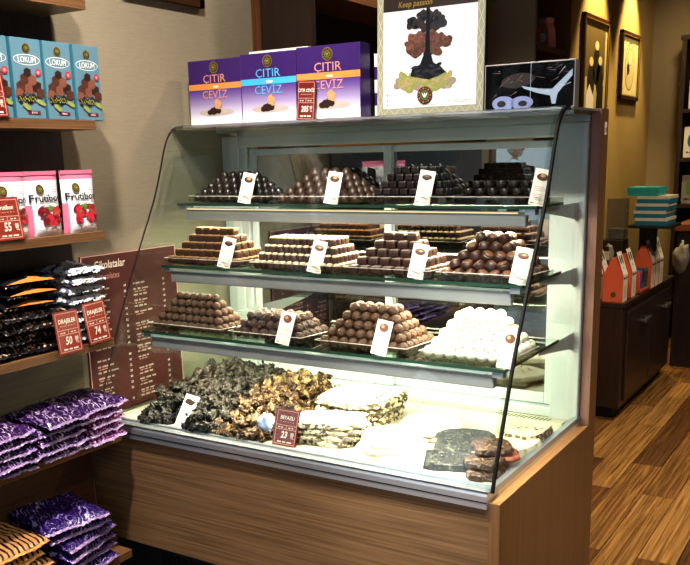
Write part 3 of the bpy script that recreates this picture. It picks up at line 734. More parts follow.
def slab_mb(w, d, t, top, side, seed, nx=14, ny=10):
    rr = random.Random(seed); pts = []
    k = 22
    for i in range(k):
        a = 2*pi*i/k; c, s = cos(a), sin(a); e = 1/max(abs(c), abs(s)); e = min(e, 1.22)
        pts.append((c*e*w/2*rr.uniform(.88, 1.04), s*e*d/2*rr.uniform(.88, 1.04)))
    m = MB(); rings = [(1.0, 0), (1.03, t*.35), (.99, t*.75), (.93, t)]
    vs = []
    for q, z in rings: vs += [(p[0]*q*rr.uniform(.985, 1.015), p[1]*q*rr.uniform(.985, 1.015), z) for p in pts]
    for q in (.6, .3):
        vs += [(p[0]*q, p[1]*q, t*rr.uniform(.9, 1.12)) for p in pts]
    vs.append((0, 0, t))
    fs = []
    for r_ in range(3):
        fs += [(r_*k+i, r_*k+(i+1) % k, (r_+1)*k+(i+1) % k, (r_+1)*k+i) for i in range(k)]
    m.add(vs, fs+[tuple(range(k))[::-1]], side)
    fs = []
    for r_ in (3, 4): fs += [(r_*k+i, r_*k+(i+1) % k, (r_+1)*k+(i+1) % k, (r_+1)*k+i) for i in range(k)]
    fs += [(5*k+i, 5*k+(i+1) % k, 6*k) for i in range(k)]
    m.add(vs, fs, top, True)
    for i in range(16):
        a = rr.uniform(0, 2*pi); q = math.sqrt(rr.random())*.85
        m.ball(.006, side, M=T((cos(a)*q*w/2*.9, sin(a)*q*d/2*.9, t)), sub=1, sc=(1, .8, .5))
    return m
def slab(name, label, loc, rz, w, d, t, top, side, seed, rot=(0, 0), group=None):
    o = slab_mb(w, d, t, top, side, seed).build(name); o.location = loc; o.rotation_euler = (rot[0], rot[1], rz)
    return tag(o, label, 'chocolate', group)
# stacked white bark with nut studded edges (left stack)
words = ['lowest', 'second from bottom', 'third from bottom', 'fourth from bottom', 'fifth from bottom', 'sixth from bottom', 'seventh from bottom']
for k in range(5):
    slab('white_bark', f'white bark slab with dark nut edge, {words[k] if k<4 else "topmost"} of the rear stack', (-1.275+random.uniform(-.01, .01), 2.11+random.uniform(-.015, .015), .598+k*.0168), random.uniform(-.15, .15)+.1, .22, .24, .016, 'bark_white', 'nougat_side', 30+k)
for k in range(4):
    slab('white_bark', f'white bark slab with dark nut edge, {["lowest", "second from bottom", "third from bottom", "topmost"][k]} behind the red sign', (-1.270+k*.008, 1.920, .598+k*.0168), .1+.09*k, .21, .13, .016, 'bark_white', 'nougat_side', 40+k)
for k in range(3):
    slab('white_slab', f'plain white chocolate slab, {["lowest", "middle", "topmost"][k]} of the stack at deck centre', (-1.075+k*.008, 1.905+k*.008, .598+k*.0165), .35+.2*k, .15, .16, .016, 'bark_white', 'bark_white', 50+k)
for k in range(2):
    slab('white_slab', f'plain white chocolate slab, {["lower", "upper"][k]} of the pair at the back of the deck', (-1.05+k*.02, 2.10, .598+k*.0165), .2+.3*k, .17, .19, .016, 'bark_white', 'bark_white', 55+k)
slab('dark_bark', 'dark slab with pale specks lying lowest behind the glass at right', (-.885, 1.895, .598), .2, .155, .11, .02, 'bark_dark', 'bark_dark', 60)
slab('dark_bark', 'dark speckled slab lying tilted above another dark slab', (-.880, 1.985, .615), .35, .16, .15, .02, 'bark_dark', 'bark_dark', 61, rot=(.18, 0))
slab('dark_bark', 'flat dark speckled slab at the bottom behind the tilted one', (-.90, 2.06, .598), .1, .15, .10, .02, 'bark_dark', 'bark_dark', 62)
slab('pale_slab', 'broad cream slab near the right end glass, under the brown pieces', (-.79, 2.03, .598), -.3, .12, .24, .026, 'bark_white', 'bark_white', 63)
slab('pale_slab', 'cream slab with broken edge at the back right corner of the deck', (-.775, 2.16, .598), -.1, .10, .15, .034, 'bark_white', 'nougat_side', 64)
slab('brown_bark', 'lowest brown nutty slab in the front right corner', (-.775, 1.872, .598), .3, .09, .11, .018, 'bark_brown', 'bark_brown', 65)
slab('brown_bark', 'middle brown nutty slab of the front right stack', (-.78, 1.885, .617), .0, .09, .10, .018, 'bark_brown', 'bark_brown', 66)
slab('red_bark', 'reddish slab between brown pieces near the end glass', (-.757, 1.945, .625), .5, .07, .09, .010, 'bark_red', 'bark_red', 67)
slab('brown_bark', 'topmost brown nutty slab, resting on the reddish slab', (-.785, 1.935, .637), .6, .10, .09, .018, 'bark_brown', 'bark_brown', 68, rot=(.08, .05))

# ------------------------------------------------------------------ things on the lid
ZL = 1.4600
def logo(m, F, u, v, r, l=3):
    m.ell(F, u, v, r*1.12, r*1.12, 'gold', l, n=22); m.ell(F, u, v, r, r, 'ink_black', l+1, n=22)
    for k in range(12):
        a = 2*pi*k/12; m.ell(F, u+cos(a)*r*.8, v+sin(a)*r*.8, r*.11, r*.11, 'gold', l+2, n=5)
    m.ell(F, u, v, r*.60, r*.60, 'gold', l+2, n=16); m.ell(F, u, v, r*.5, r*.5, 'ink_green', l+3, n=14)
    for a in (-1, 0, 1): m.ell(F, u+a*r*.2, v+.02*r, r*.09, r*.3, 'gold', l+4, rot=-a*.5, n=8)
def gift_box(label, x, y, w, h, d, band, ink, name2, rz=0.):
    root = thing('gift_box', label, 'box', (x, y, ZL), rz)
    m = MB()
    m.box((0, 0, 0), (w, d, h), 'gift_purple', bev=.0015)
    m.build('carton', root)
    F = Frame((0, -.0002, 0), (1, 0, 0), (0, 0, 1)); q = MB()
    q.rect(F, .002, .002, w-.002, h*.62, 'gift_fade', 1); q.rect(F, .0015, .0015, w-.0015, h*.10, 'gift_white', 2)
    q.rect(F, .0, h*.55, w, h*.64, band, 2)
    q.text(F, w*.50, h*.655, h*.17, 'ÇITIR', ink, 4, bold=.0, sx=1.12); q.text(F, w*.50, h*.415, h*.17, 'CEVİZ', ink, 4, bold=.0, sx=1.04)
    q.text(F, w*.53, h*.573, h*.055, name2, 'ink_white', 5, bold=.02)
    logo(q, F, w*.50, h*.88, h*.078)
    q.ell(F, w*.52, h*.20, w*.33, h*.055, 'shade_print', 3, n=20)
    for k, (a, b, r_) in enumerate(((.40, .20, .055), (.47, .205, .06), (.55, .22, .055), (.44, .235, .045), (.50, .25, .045))): q.ell(F, w*a, h*b, w*r_, h*r_*.8, 'choc_print3', 4+.2*k, n=10, jag=.15)
    for k, (a, b, r_) in enumerate(((.54, .30, .05), (.58, .33, .045), (.52, .35, .04), (.57, .28, .04), (.55, .38, .03))): q.ell(F, w*a, h*b, w*r_, h*r_*.9, 'walnut', 6+.2*k, n=10, jag=.2)
    q.build('printed_front', root)
    return root
gift_box('purple gift box with orange band, leftmost of three on the case', -1.960, 2.235, .2125, .198, .055, 'band_orange', 'gift_pink_ink', 'sütlü')
gift_box('purple gift box with light blue band, middle of three', -1.7460, 2.232, .2060, .202, .055, 'band_blue', 'ink_lightblue', 'bitter', .0)
gift_box('purple gift box with orange band behind the small red sign', -1.5380, 2.232, .218, .206, .055, 'band_orange', 'gift_pink_ink', 'sütlü', .0)
wb = thing('white_carton', 'plain white carton standing behind the purple gift boxes', 'box', (-1.79, 2.335, ZL))
MB().box((0, 0, 0), (.225, .055, .222), 'gift_white', bev=.001).build('carton', wb); MB().box((0, .001, .2222), (.225, .054, .2232), 'cream_box').build('lid', wb)
sc_ = MB(); zz = 0
for k, (hh, mm) in enumerate(((.036, 'gift_white'), (.036, 'gift_purple'), (.036, 'gift_white'), (.036, 'gift_purple'), (.036, 'gift_white'))):
    sc_.box((0, 0, zz), (.055, .11, zz+hh), mm); zz += hh
o = sc_.build('striped_carton'); o.location = (-1.322, 2.315, ZL); tag(o, 'purple and white striped carton beside the tall poster', 'box')
price_sign('price_sign', 'dark red price sign reading 205.00 before the purple gift boxes', (-1.500, 2.213, ZL), .0, .064, .112, 3, 'ÇITIR CEVİZ', '205', tilt=3)
# poster
pw, ph = .315, .385
po_ = thing('poster_stand', 'tall poster with chocolate clusters over pistachios on top of the case', 'poster', (-1.247, 2.195, ZL), rot=(radians(-2), 0, 0))
m = MB().box((0, 0, 0), (pw, .006, ph), 'poster_border', bev=.001)
F = Frame((0, 0, 0), (1, 0, 0), (0, 0, 1))
for i in range(10):
    z0 = i*ph/9.
    for u0 in (.0, pw-.021):
        m.add([tuple(F.p(u0+.001, z0, 1)), tuple(F.p(u0+.003, z0, 1)), tuple(F.p(u0+.020, min(ph, z0+.042), 1)), tuple(F.p(u0+.018, min(ph, z0+.042), 1))], [(0, 1, 2, 3)], 'poster_line')
        m.add([tuple(F.p(u0+.018, z0, 1)), tuple(F.p(u0+.020, z0, 1)), tuple(F.p(u0+.003, min(ph, z0+.042), 1)), tuple(F.p(u0+.001, min(ph, z0+.042), 1))], [(0, 1, 2, 3)], 'poster_line')
for i in range(8):
    u0 = .02+i*.035
    m.add([tuple(F.p(u0, .001, 1)), tuple(F.p(u0+.002, .001, 1)), tuple(F.p(u0+.019, .019, 1)), tuple(F.p(u0+.017, .019, 1))], [(0, 1, 2, 3)], 'poster_line')
    m.add([tuple(F.p(u0+.036, .001, 1)), tuple(F.p(u0+.034, .001, 1)), tuple(F.p(u0+.017, .019, 1)), tuple(F.p(u0+.019, .019, 1))], [(3, 2, 1, 0)], 'poster_line')
m.build('board', po_)
q = MB(); q.rect(F, .020, .018, pw-.020, ph-.02, 'poster_white', 2); q.rect(F, .020, .268, pw-.020, ph-.012, 'poster_brown', 3)
q.text(F, .115, .276, .021, 'Keep passion', 'gold', 4, slant=.2, sx=.9)
rr = random.Random(4)
def blobs(cx, cz, rx, rz_, n_, s_, mats, l0):
    for i in range(n_):
        a = rr.uniform(0, 2*pi); d_ = math.sqrt(rr.random()); L_ = l0+i*.02; s1 = s_*rr.uniform(.7, 1.2); ro = rr.uniform(0, 3.1)
        u_, v_ = cx+cos(a)*d_*rx, cz+sin(a)*d_*rz_
        q.ell(F, u_, v_, s1, s1*.68, mats[i % len(mats)], L_, rot=ro, n=11, jag=.08)
        q.ell(F, u_-.15*s1, v_+.2*s1, s1*.5, s1*.25, mats[(i+1) % len(mats)], L_+.01, rot=ro, n=8)
blobs(.145, .080, .088, .016, 60, .0120, ('pistachio', 'pistachio2', 'pistachio', 'choc_gray'), 4)
blobs(.095, .085, .03, .022, 14, .0120, ('pistachio', 'pistachio2'), 5); blobs(.19, .098, .03, .014, 12, .0115, ('pistachio', 'pistachio2'), 5)
blobs(.150, .178, .066, .024, 60, .0140, ('nut_brown', 'choc_print', 'nut_brown', 'choc_print2'), 6)
blobs(.152, .236, .052, .020, 46, .0125, ('nut_black', 'syrup', 'nut_black', 'choc_print3'), 7.4)
q.poly(F, [(.150, .268), (.160, .268), (.159, .22), (.162, .16), (.172, .130), (.195, .118), (.208, .104), (.160, .088), (.105, .100), (.108, .114), (.133, .128), (.147, .16), (.150, .22)], 'syrup', 9)
for i in range(14): q.ell(F, .155+rr.uniform(-.040, .040), .110+rr.uniform(-.012, .014), .012, .004, 'nut_black' if i % 3 else 'syrup', 9.2+i*.03, rot=rr.uniform(-.6, .6), n=9)
q.ell(F, pw*.47, .048, .0225, .0225, 'ink_black', 10, n=24)
for k in range(14):
    a = 2*pi*k/14; q.ell(F, pw*.47+cos(a)*.0175, .048+sin(a)*.0175, .0028, .0028, 'red_bright' if k % 2 else 'gold', 10.4, n=6)
q.ell(F, pw*.47, .048, .0125, .0125, 'gold', 10.5, n=18); q.ell(F, pw*.47, .048, .0115, .0115, 'ink_green', 10.8, n=18)
for a in (-1, 0, 1): q.ell(F, pw*.47+a*.004, .048, .0018, .007, 'paper_white', 11, rot=-a*.5, n=8)
blocks(q, F, .11, .185, .0215, .004, 'shade_print', 3, n=10, seed=8); blocks(q, F, .215, .28, .0300, .0025, 'shade_print', 3, n=8, seed=9); blocks(q, F, .235, .28, .0255, .0025, 'shade_print', 3, n=5, seed=3)
for k in range(3): q.ell(F, .033, .027+k*.013, .0028, .0028, 'choc_gray', 3, n=8); blocks(q, F, .038, .062, .0258+k*.013, .003, 'shade_print', 3, n=4, seed=k)
q.build('printed_picture', po_)
bk = MB().box((.02, .006, 0), (pw-.02, .01, .30), 'cream_box').prism([(.01, 0), (.075, 0), (.01, .25)], 'x', pw/2-.003, pw/2+.003, 'cream_box')
bk.build('easel_back', po_)
# wrapped dark box
bx = thing('wrapped_box', 'flat dark box in clear plastic wrap at the right end of the case top', 'box', (-.930, 2.197, ZL), rot=(radians(-1), 0, radians(.5)))
w, h, d = .236, .112, .036
MB().box((0, .002, 0), (w, d, h), 'silver_card', bev=.001).build('carton', bx)
F = Frame((0, .0015, 0), (1, 0, 0), (0, 0, 1)); q = MB()
q.rect(F, .003, .003, w-.003, h-.003, 'foil_dark', 1)
q.ell(F, w*.22, h*.14, .030, .018, 'bow_blue', 2, n=16); q.ell(F, w*.43, h*.14, .030, .016, 'bow_blue', 2, n=16); q.ell(F, w*.20, h*.13, .012, .008, 'ink_black', 3, n=12); q.ell(F, w*.44, h*.12, .012, .007, 'ink_black', 3, n=12)
q.ell(F, w*.38, h*.62, .045, .018, 'poster_brown', 1.5, rot=.1, n=14)
q.poly(F, [(w*.42, h*.50), (w*.62, h*.42), (w*.76, h*.40), (w*.97, h*.80), (w*.97, h*.66), (w*.82, h*.30), (w*.80, h*.08), (w*.76, h*.08), (w*.74, h*.26), (w*.60, h*.33), (w*.45, h*.44)], 'ribbon', 3)
q.rect(F, w*.52, .003, w*.525, h-.003, 'ribbon', 2)
for i in range(26):
    a_, b_ = rr.uniform(.04, .95)*w, rr.uniform(.2, .95)*h; L_ = rr.uniform(.006, .03); an = rr.uniform(.2, .9)
    if i % 3 == 0: an = -an*.3
    q.poly(F, [(a_, b_), (a_+L_*cos(an), min(h-.004, b_+L_*sin(an))), (a_+L_*cos(an)-.001, min(h-.004, b_+L_*sin(an)+.0012))], 'poster_white' if i % 4 == 0 else 'choc_gray', 3.5)  # pale slivers paint the streaky highlights of the plastic wrap, not print
q.build('printed_front', bx)
fl = MB(); k = 12; rr = random.Random(3); vs = []
for j in range(7):
    for i in range(k+1): vs.append((w*i/k, -.0035-rr.uniform(0, .003)*(0 < i < k and 0 < j < 6), h*j/6))
fl.add(vs, [(j*(k+1)+i, j*(k+1)+i+1, (j+1)*(k+1)+i+1, (j+1)*(k+1)+i) for j in range(6) for i in range(k)], 'plastic_film', True)
o = fl.build('plastic_wrap', bx); o['label'] = 'wrinkled clear film'

# ------------------------------------------------------------------ left wall shelving
XF = -1.82; YE = 1.698
zs = [1.735, 1.4375, 1.1485, .852, .575, .212]
for k, zt in enumerate(zs):
    lab = ['dark wooden shelf at the top left corner', 'wooden shelf carrying the blue boxes', 'wooden shelf carrying the white and pink pouches', 'wooden shelf carrying the black nut bags', 'wooden shelf carrying the stacked purple foil bags', 'lowest wooden shelf carrying the tiger striped bags'][k]
    o = MB().box((-1.985, .55, zt), (XF, YE, zt+.024), 'shelf_wood', bev=.0012).build('wall_shelf', origin=(-1.9, 1.1, zt)); tag(o, lab, 'shelf', 'wooden wall shelves')
# box on the top shelf
tb = thing('white_carton', 'white carton on the top left shelf cut by the photo edge', 'box', (-1.965, 1.40, 1.7595))
MB().box((0, 0, 0), (.085, .315, .10), 'gift_white', bev=.001).build('carton', tb)
MB().box((.0, 0, .1001), (.085, .315, .104), 'cream_box').build('lid', tb)
# Lokum boxes: face +x
def lokum(y, label, rz=0., z=1.4618):
    root = thing('sweets_box', label, 'box', (XF-.012, y, z), rz, 'blue boxes of sweets')
    w, h, d = .0885, .188, .05
    m = MB().box((-d, 0, 0), (0, w, h), 'lokum_side', bev=.001); m.build('carton', root)
    F = Frame((.0002, 0, 0), (0, 1, 0), (0, 0, 1)); q = MB()
    q.rect(F, .001, .001, w-.001, h-.001, 'lokum_blue', 1)
    logo(q, F, w*.5, h*.875, .0105)
    q.text(F, w*.5, h*.70, h*.105, 'LOKUM', 'ink_white', 3, bold=.0, sx=.80); q.ell(F, w*.5, h*.735, w*.44, h*.068, 'ink_white', 1.3, n=24); q.ell(F, w*.5, h*.735, w*.425, h*.060, 'lokum_blue', 1.8, n=24)
    for k, (u, v, s) in enumerate(((.22, .40, .15), (.5, .38, .15), (.75, .41, .15), (.36, .50, .14), (.62, .49, .14), (.47, .58, .12), (.85, .33, .14), (.15, .32, .13))):
        a = w*s; q.poly(F, [(w*u-a, h*v-a*.8), (w*u+a*.2, h*v-a*1.1), (w*u+a, h*v-a*.6), (w*u+a, h*v+a*.6), (w*u-.1*a, h*v+a), (w*u-a, h*v+a*.5)], ('choc_print', 'choc_print2', 'choc_print3')[k % 3], 4+.2*k)
    for k, u in enumerate((.15, .30, .5, .62, .45)):
        q.ell(F, w*u, h*(.24+.025*(k % 2)), w*.085, h*.055, 'choc_print3', 6, rot=.3, n=10); 
        for s in range(4): q.ell(F, w*(u-.04+.03*s), h*(.225+.022*((s*2+k) % 3)), w*.022, h*.012, 'pistachio', 6.4+.1*s, n=7)
    for k, (u, v) in enumerate(((.30, .165), (.80, .215), (.90, .195), (.38, .135))): q.ell(F, w*u, h*v, w*.10, h*.028, 'pistachio', 7+.1*k, rot=-.3, n=12)
    q.ell(F, w*.83, h*.585, w*.10, w*.10, 'berry', 5.5, n=12); q.ell(F, w*.83, h*.585, w*.05, w*.05, 'gift_pink_ink', 5.9, n=10)
    q.rect(F, w*.38, h*.055, w*.80, h*.10, 'maroon_label', 3); q.text(F, w*.59, h*.064, h*.032, 'SÜTLÜ', 'ink_white', 4, sx=.9)
    q.build('printed_front', root)
    return root
for y, rz, lab in ((1.362, .0, 'blue chocolate sweets box cut by the left photo edge, behind the red sign'), (1.460, .0, 'blue chocolate sweets box, third from the shelf end'), (1.556, .03, 'blue chocolate sweets box, second from the shelf end'), (1.652, .04, 'blue chocolate sweets box at the end of the shelf')):
    lokum(y, lab, rz)
def wall_sign(label, y, z, w, h, lean, head, price, x=XF+.004, mat='red_bright', tilt=0.):
    price_sign('price_sign', label, (x, y, z), pi/2, w, h, lean, head, price, mat, tilt)
wall_sign('dark red price sign at the left edge before the blue boxes', 1.388, 1.4625, .075, .107, 8, 'LOKUM', '85', mat='red_card')
# Frutibon pouches
def pouch(y, label, z=1.173, rz=0.):
    root = thing('fruit_pouch', label, 'pouch', (XF-.008, y, z), rz, 'white and pink fruit pouches')
    w, h = .113, .156; m = MB(); nu, nv = 20, 18
    def thick(u, v): return .026*(1-(2*u-1)**4)*(1-v**2.2)*(.35+.65*min(1, v*5+.55))
    for sgn in (1, -1):
        vs = []; 
        for j in range(nv+1):
            for i in range(nu+1):
                u, v = i/nu, j/nv; vs.append((-.026+sgn*thick(u, v)*.9, w*(u-.5)*(1-.04*math.sin(v*pi))+w/2, h*v))
        fs = [(j*(nu+1)+i, j*(nu+1)+i+1, (j+1)*(nu+1)+i+1, (j+1)*(nu+1)+i) for j in range(nv) for i in range(nu)]
        for f_ in fs:
            jj = f_[0]//(nu+1); ii = f_[0] % (nu+1)
            mt = 'pink' if jj >= nv-2 or (jj < 9 and (ii < 2 or ii > 17)) else 'pouch_white'
            m.add([vs[i] for i in f_], [(0, 1, 2, 3) if sgn > 0 else (3, 2, 1, 0)], mt, True)
    m.box((-.029, .003, h-.004), (-.023, w-.003, h+.006), 'pink'); m.build('pouch_body', root)
    # print follows the bulged front
    q = MB(); F = Frame((0, 0, 0), (0, 1, 0), (0, 0, 1)); F.n = Vector((1, 0, 0))
    logo(q, F, w*.36, h*.75, .0115)
    q.text(F, w*.50, h*.55, h*.17, 'Frutibon', 'ink_black', 2, bold=.02, sx=1.12); blocks(q, F, w*.30, w*.60, h*.475, h*.022, 'choc_gray', n=4, seed=2)
    blocks(q, F, w*.72, w*.9, h*.73, h*.012, 'pink', n=3, seed=2); blocks(q, F, w*.72, w*.9, h*.70, h*.012, 'pink', n=3, seed=5)
    rr = random.Random(int(y*100))
    q.ell(F, w*.28, h*.42, w*.12, h*.05, 'berry_dark', 1.5, rot=.7, n=9)
    q.ell(F, w*.55, h*.445, w*.2, h*.03, 'leaf', 1.5, n=9)
    for k in range(22): q.ell(F, w*(.55+rr.uniform(-.30, .32)), h*(.33+rr.uniform(-.13, .10)), w*.095, h*.05, 'berry' if k % 3 else 'berry_dark', 2+k*.15, rot=rr.uniform(0, 3), n=11)
    for k in range(4): q.ell(F, w*(.35+.16*k), h*(.36+.04*(k % 2)), w*.05, h*.015, 'leaf', 5, rot=.8*(-1)**k, n=8)
    blocks(q, F, w*.3, w*.85, h*.13, h*.014, 'shade_print', n=6, seed=3); blocks(q, F, w*.35, w*.8, h*.09, h*.018, 'gift_pink_ink', n=4, seed=6)
    # project onto the bulge
    vs = []
    for v in q.v:
        u = min(1, max(0, v[1]/w)); t = min(1, max(0, v[2]/h))
        vs.append((-.026+thick(u, t)*.9+.0022+v[0], v[1], v[2]))
    q.v = vs; q.build('printed_label', root)
for y, rz, lab in ((1.358, -.05, 'white fruit pouch partly hidden by the red 55.00 sign'), (1.474, .06, 'white fruit pouch in the middle of the shelf row'), (1.588, .0, 'white fruit pouch at the right end of its shelf')):
    pouch(y, lab, rz=rz)
wall_sign('red price sign reading 55.00 before the white pouches', 1.393, 1.174, .080, .103, 8, 'Frutibon', '55')

# pillow bags
def pillow_mb(L, W, Tk, body, crimp, seed, flap=None):
    """lies flat; length along x (crimped fin ends at +-x), width along y"""
    rr = random.Random(seed); m = MB(); nu, nv = 22, 18
    def hz(u, v, s):
        e = max(0, 1-abs(2*u-1)**4)**.45*max(0, 1-abs(2*v-1)**4)**.5
        return s*Tk/2*e*(1+.55*noise.noise(Vector((u*4, v*4, seed*3.1+s)))+.3*noise.noise(Vector((u*11, v*13, seed*1.7))))+.002*noise.noise(Vector((u*14, v*14, seed)))
    for s in (1, -1):
        vs = [(L*(i/nu-.5), W*(j/nv-.5)*(1-.05*(1-abs(2*i/nu-1)**2)), hz(i/nu, j/nv, s)) for j in range(nv+1) for i in range(nu+1)]
        fs = [(j*(nu+1)+i, j*(nu+1)+i+1, (j+1)*(nu+1)+i+1, (j+1)*(nu+1)+i) for j in range(nv) for i in range(nu)]
        m.add(vs, fs if s > 0 else [f[::-1] for f in fs], body, True)
    ends = []
    for s in (1, -1):
        c = MB(); vs = []; k = 22
        for i in range(k+1):
            y = W*(i/k-.5)*.97; zz = (.0024 if i % 2 else -.0024)+.007*noise.noise(Vector((i*.22, s, seed)))
            vs += [(s*(L/2-.006), y, zz*.6), (s*(L/2+.008+(.003 if i % 2 else 0)), y, zz-.004)]
        vs2 = [(a, b, z_-.0006) for a, b, z_ in vs]; m_ = len(vs)
        fs = [(2*i, 2*i+1, 2*i+3, 2*i+2) for i in range(k)]+[(m_+2*i, m_+2*i+2, m_+2*i+3, m_+2*i+1) for i in range(k)]+[(2*i+1, m_+2*i+1, m_+2*i+3, 2*i+3) for i in range(k)]
        c.add(vs+vs2, fs, crimp, True); ends.append(c)
    return m, ends
BAGS = {}
def bag(kind, label, loc, rz, dims, mats, seed, group, tilt=(0, 0), name='foil_bag', extra=None):
    key = (kind, seed % 3)
    if key not in BAGS:
        root = thing(name, label, 'bag', loc, group=group)
        m, c = pillow_mb(*dims, mats[0], mats[1], seed)
        b_ = m.build('bag_body', root)
        for q_ in c: q_.build('crimped_end', root)['label'] = 'zigzag crimped seal'
        if extra: extra(root, dims)
        BAGS[key] = root
    else: root = copy_tree(BAGS[key], loc, label=label, group=group)
    root.rotation_euler = (tilt[0], tilt[1], rz); root.location = loc
    return root
ordn = ['lowest', 'second from bottom', 'third from bottom', 'fourth from bottom', 'fifth from bottom', 'sixth from bottom', 'seventh from bottom', 'eighth from bottom']
# shelf with black nut bags
def flap(root, dims):
    L, W, Tk = dims; m = MB()
    vs = [(L*.10, -W*.30, Tk*.30), (L*.50, -W*.44, Tk*.02), (L*.60, -W*.1, Tk*.10), (L*.56, W*.40, Tk*.03), (L*.18, W*.34, Tk*.34), (L*.3, 0, Tk*.56), (L*.48, .0, Tk*.40)]
    m.add(vs, [(0, 1, 6, 5), (1, 2, 6), (2, 3, 6), (3, 4, 5, 6), (4, 0, 5)], 'orange_flap')
    vs2 = [(a, b, c+.002) for a, b, c in vs]
    o = m.build('folded_flap', root); o['label'] = 'orange paper flap'
rr = random.Random(12)
zb = .852+.024
for col, (yc, n_, kind, mats, lab) in enumerate(((1.05, 7, 'nut', ('nut_bag', 'bag_black'), 'black bag of nuts'), (1.26, 7, 'nut', ('nut_bag', 'bag_black'), 'black bag of nuts'))):
    for k in range(n_):
        bag(kind, f'{lab}, {ordn[k]} in the {"far left" if col == 0 else "second"} stack on its shelf', (-1.905+rr.uniform(-.004, .004), yc+rr.uniform(-.008, .008), zb+.0155+k*.0265), rr.uniform(-.06, .06), (.140, .20, .031), mats, k+1, 'black nut bags', name='nut_bag')
for k in range(7):
    if k in (4, 5, 6): kind, mats, ex, lab = 'flap', ('bag_black', 'bag_black'), flap, 'black bag with orange flap'
    else: kind, mats, ex, lab = 'nut', ('nut_bag', 'bag_black'), None, 'black nut bag'
    bag(kind, f'{lab}, {ordn[k]} in the stack behind the 50.00 sign', (-1.905+rr.uniform(-.004, .004), 1.452+rr.uniform(-.008, .008), zb+.0155+k*.0285), rr.uniform(-.08, .08), (.140, .17, .031), mats, k+1, 'black nut bags', name='nut_bag', extra=ex)
for k in range(8):
    bag('snow', f'white and blue speckled bag, {ordn[k]} in the stack at the shelf end', (-1.905+rr.uniform(-.004, .004), 1.632+rr.uniform(-.006, .006), zb+.0155+k*.0255), rr.uniform(-.08, .08), (.140, .13, .029), ('snow_bag', 'snow_bag'), k+1, 'white speckled bags', name='snack_bag')
wall_sign('red price sign reading 50.00 before the black bags', 1.528, .868, .080, .112, 7, 'DRAJELER', '50', x=-1.798, tilt=0)
wall_sign('red price sign reading 74.00 before the white speckled bags', 1.630, .878, .078, .112, 7, 'DRAJELER', '74', x=-1.798, tilt=-3)
# purple foil bags
zb = .575+.024; rr = random.Random(21)
for col, (yc, n_, nm) in enumerate(((1.13, 5, 'far left'), (1.305, 5, 'left'), (1.468, 5, 'middle'))):
    for k in range(n_):
        bag('purple', f'purple foil bag, {ordn[k] if k < n_-1 else "topmost"} in the {nm} stack under the menu board shelf', (-1.868+rr.uniform(-.008, .012), yc+rr.uniform(-.012, .012), zb+.0160+k*.0228), rr.uniform(-.12, .12), (.17, .165, .030), ('purple_foil', 'crimp'), k+1, 'purple foil bags on the long shelf', tilt=(0, .05))
for k in range(5):
    last = k == 4
    bag('pinkp' if k < 4 else 'purple', f'{"pinkish" if k < 4 else "purple"} foil bag, {ordn[k] if not last else "topmost"} in the stack at the shelf end', (-1.872+rr.uniform(-.006, .006), 1.612+rr.uniform(-.008, .008), zb+.0160+k*.0228), rr.uniform(-.12, .12), (.17, .135, .030), ('pink_foil' if k < 4 else 'purple_foil', 'crimp'), k+1, 'foil bags at the end of the long shelf', tilt=(0, .05))
# lowest shelf
zb = .212+.024
for k in range(6):
    bag('tiger', f'orange and black tiger striped bag, {ordn[k] if k < 5 else "topmost"} of its stack near the floor', (-1.872+rr.uniform(-.01, .01), 1.275+rr.uniform(-.02, .02), zb+.019+k*.032), rr.uniform(-.15, .15), (.19, .21, .036), ('tiger', 'crimp_orange'), k+1, 'tiger striped bags', tilt=(0, .06))
for k in range(7):
    bag('deep', f'deep purple foil bag, {ordn[k] if k < 6 else "topmost"} of the stack by the counter', (-1.872+rr.uniform(-.01, .012), 1.495+rr.uniform(-.015, .015), zb+.018+k*.0280), rr.uniform(-.2, .2), (.19, .20, .034), ('purple_deep', 'crimp'), k+1, 'deep purple bags on the lowest shelf', tilt=(0, .06))
# wall socket on the dark panel
sk = MB().box((-1.985, 1.22, .50), (-1.978, 1.28, .56), 'gift_white', bev=.002).box((-1.978, 1.238, .515), (-1.9765, 1.262, .545), 'shade_print')
tag(sk.build('wall_socket', origin=(-1.98, 1.25, .53)), 'white wall socket low on the dark panel', 'socket')

# menu board
mr = thing('menu_board', 'maroon chocolate menu board hanging on the beige wall', 'menu board', (-1.999, 1.755, .60))
W_, H_ = .40, .487
m = MB().box((0, 0, 0), (.006, W_, H_), 'menu_maroon'); F = Frame((.006, 0, 0), (0, 1, 0), (0, 0, 1))
for a in ((0, 0, .004, H_), (W_-.003, 0, W_, H_), (0, H_-.003, W_, H_)): m.rect(F, *a, 'pink_border')
m.build('board', mr)
q = MB(); q.text(F, .045, H_-.042, .034, 'Çikolatalar', 'menu_title', 2, bold=.015, align='LEFT', slant=.15, sx=.85); q.text(F, .045, H_-.074, .026, 'Chocolates', 'gift_pink_ink', 2, bold=.01, align='LEFT', slant=.15, sx=.85)
for c_, u0 in enumerate((.03, .20)):
    for r_ in range(21):
        v = H_-.105-r_*.018
        if (r_*7+c_*3) % 8 == 5: continue
        rr_ = random.Random(r_*5+c_); blocks(q, F, u0, u0+rr_.uniform(.05, .085), v, .0055, 'menu_text', n=4, seed=r_+c_*31)
        if r_ % 2: blocks(q, F, u0+.004, u0+rr_.uniform(.03, .06), v-.007, .0035, 'gift_pink_ink', n=4, seed=r_+c_*77)
        q.text(F, u0+.135, v-.001, .010, str(rr_.randrange(15, 95)), 'menu_title', 2, bold=.02)
q.build('lettering', mr)
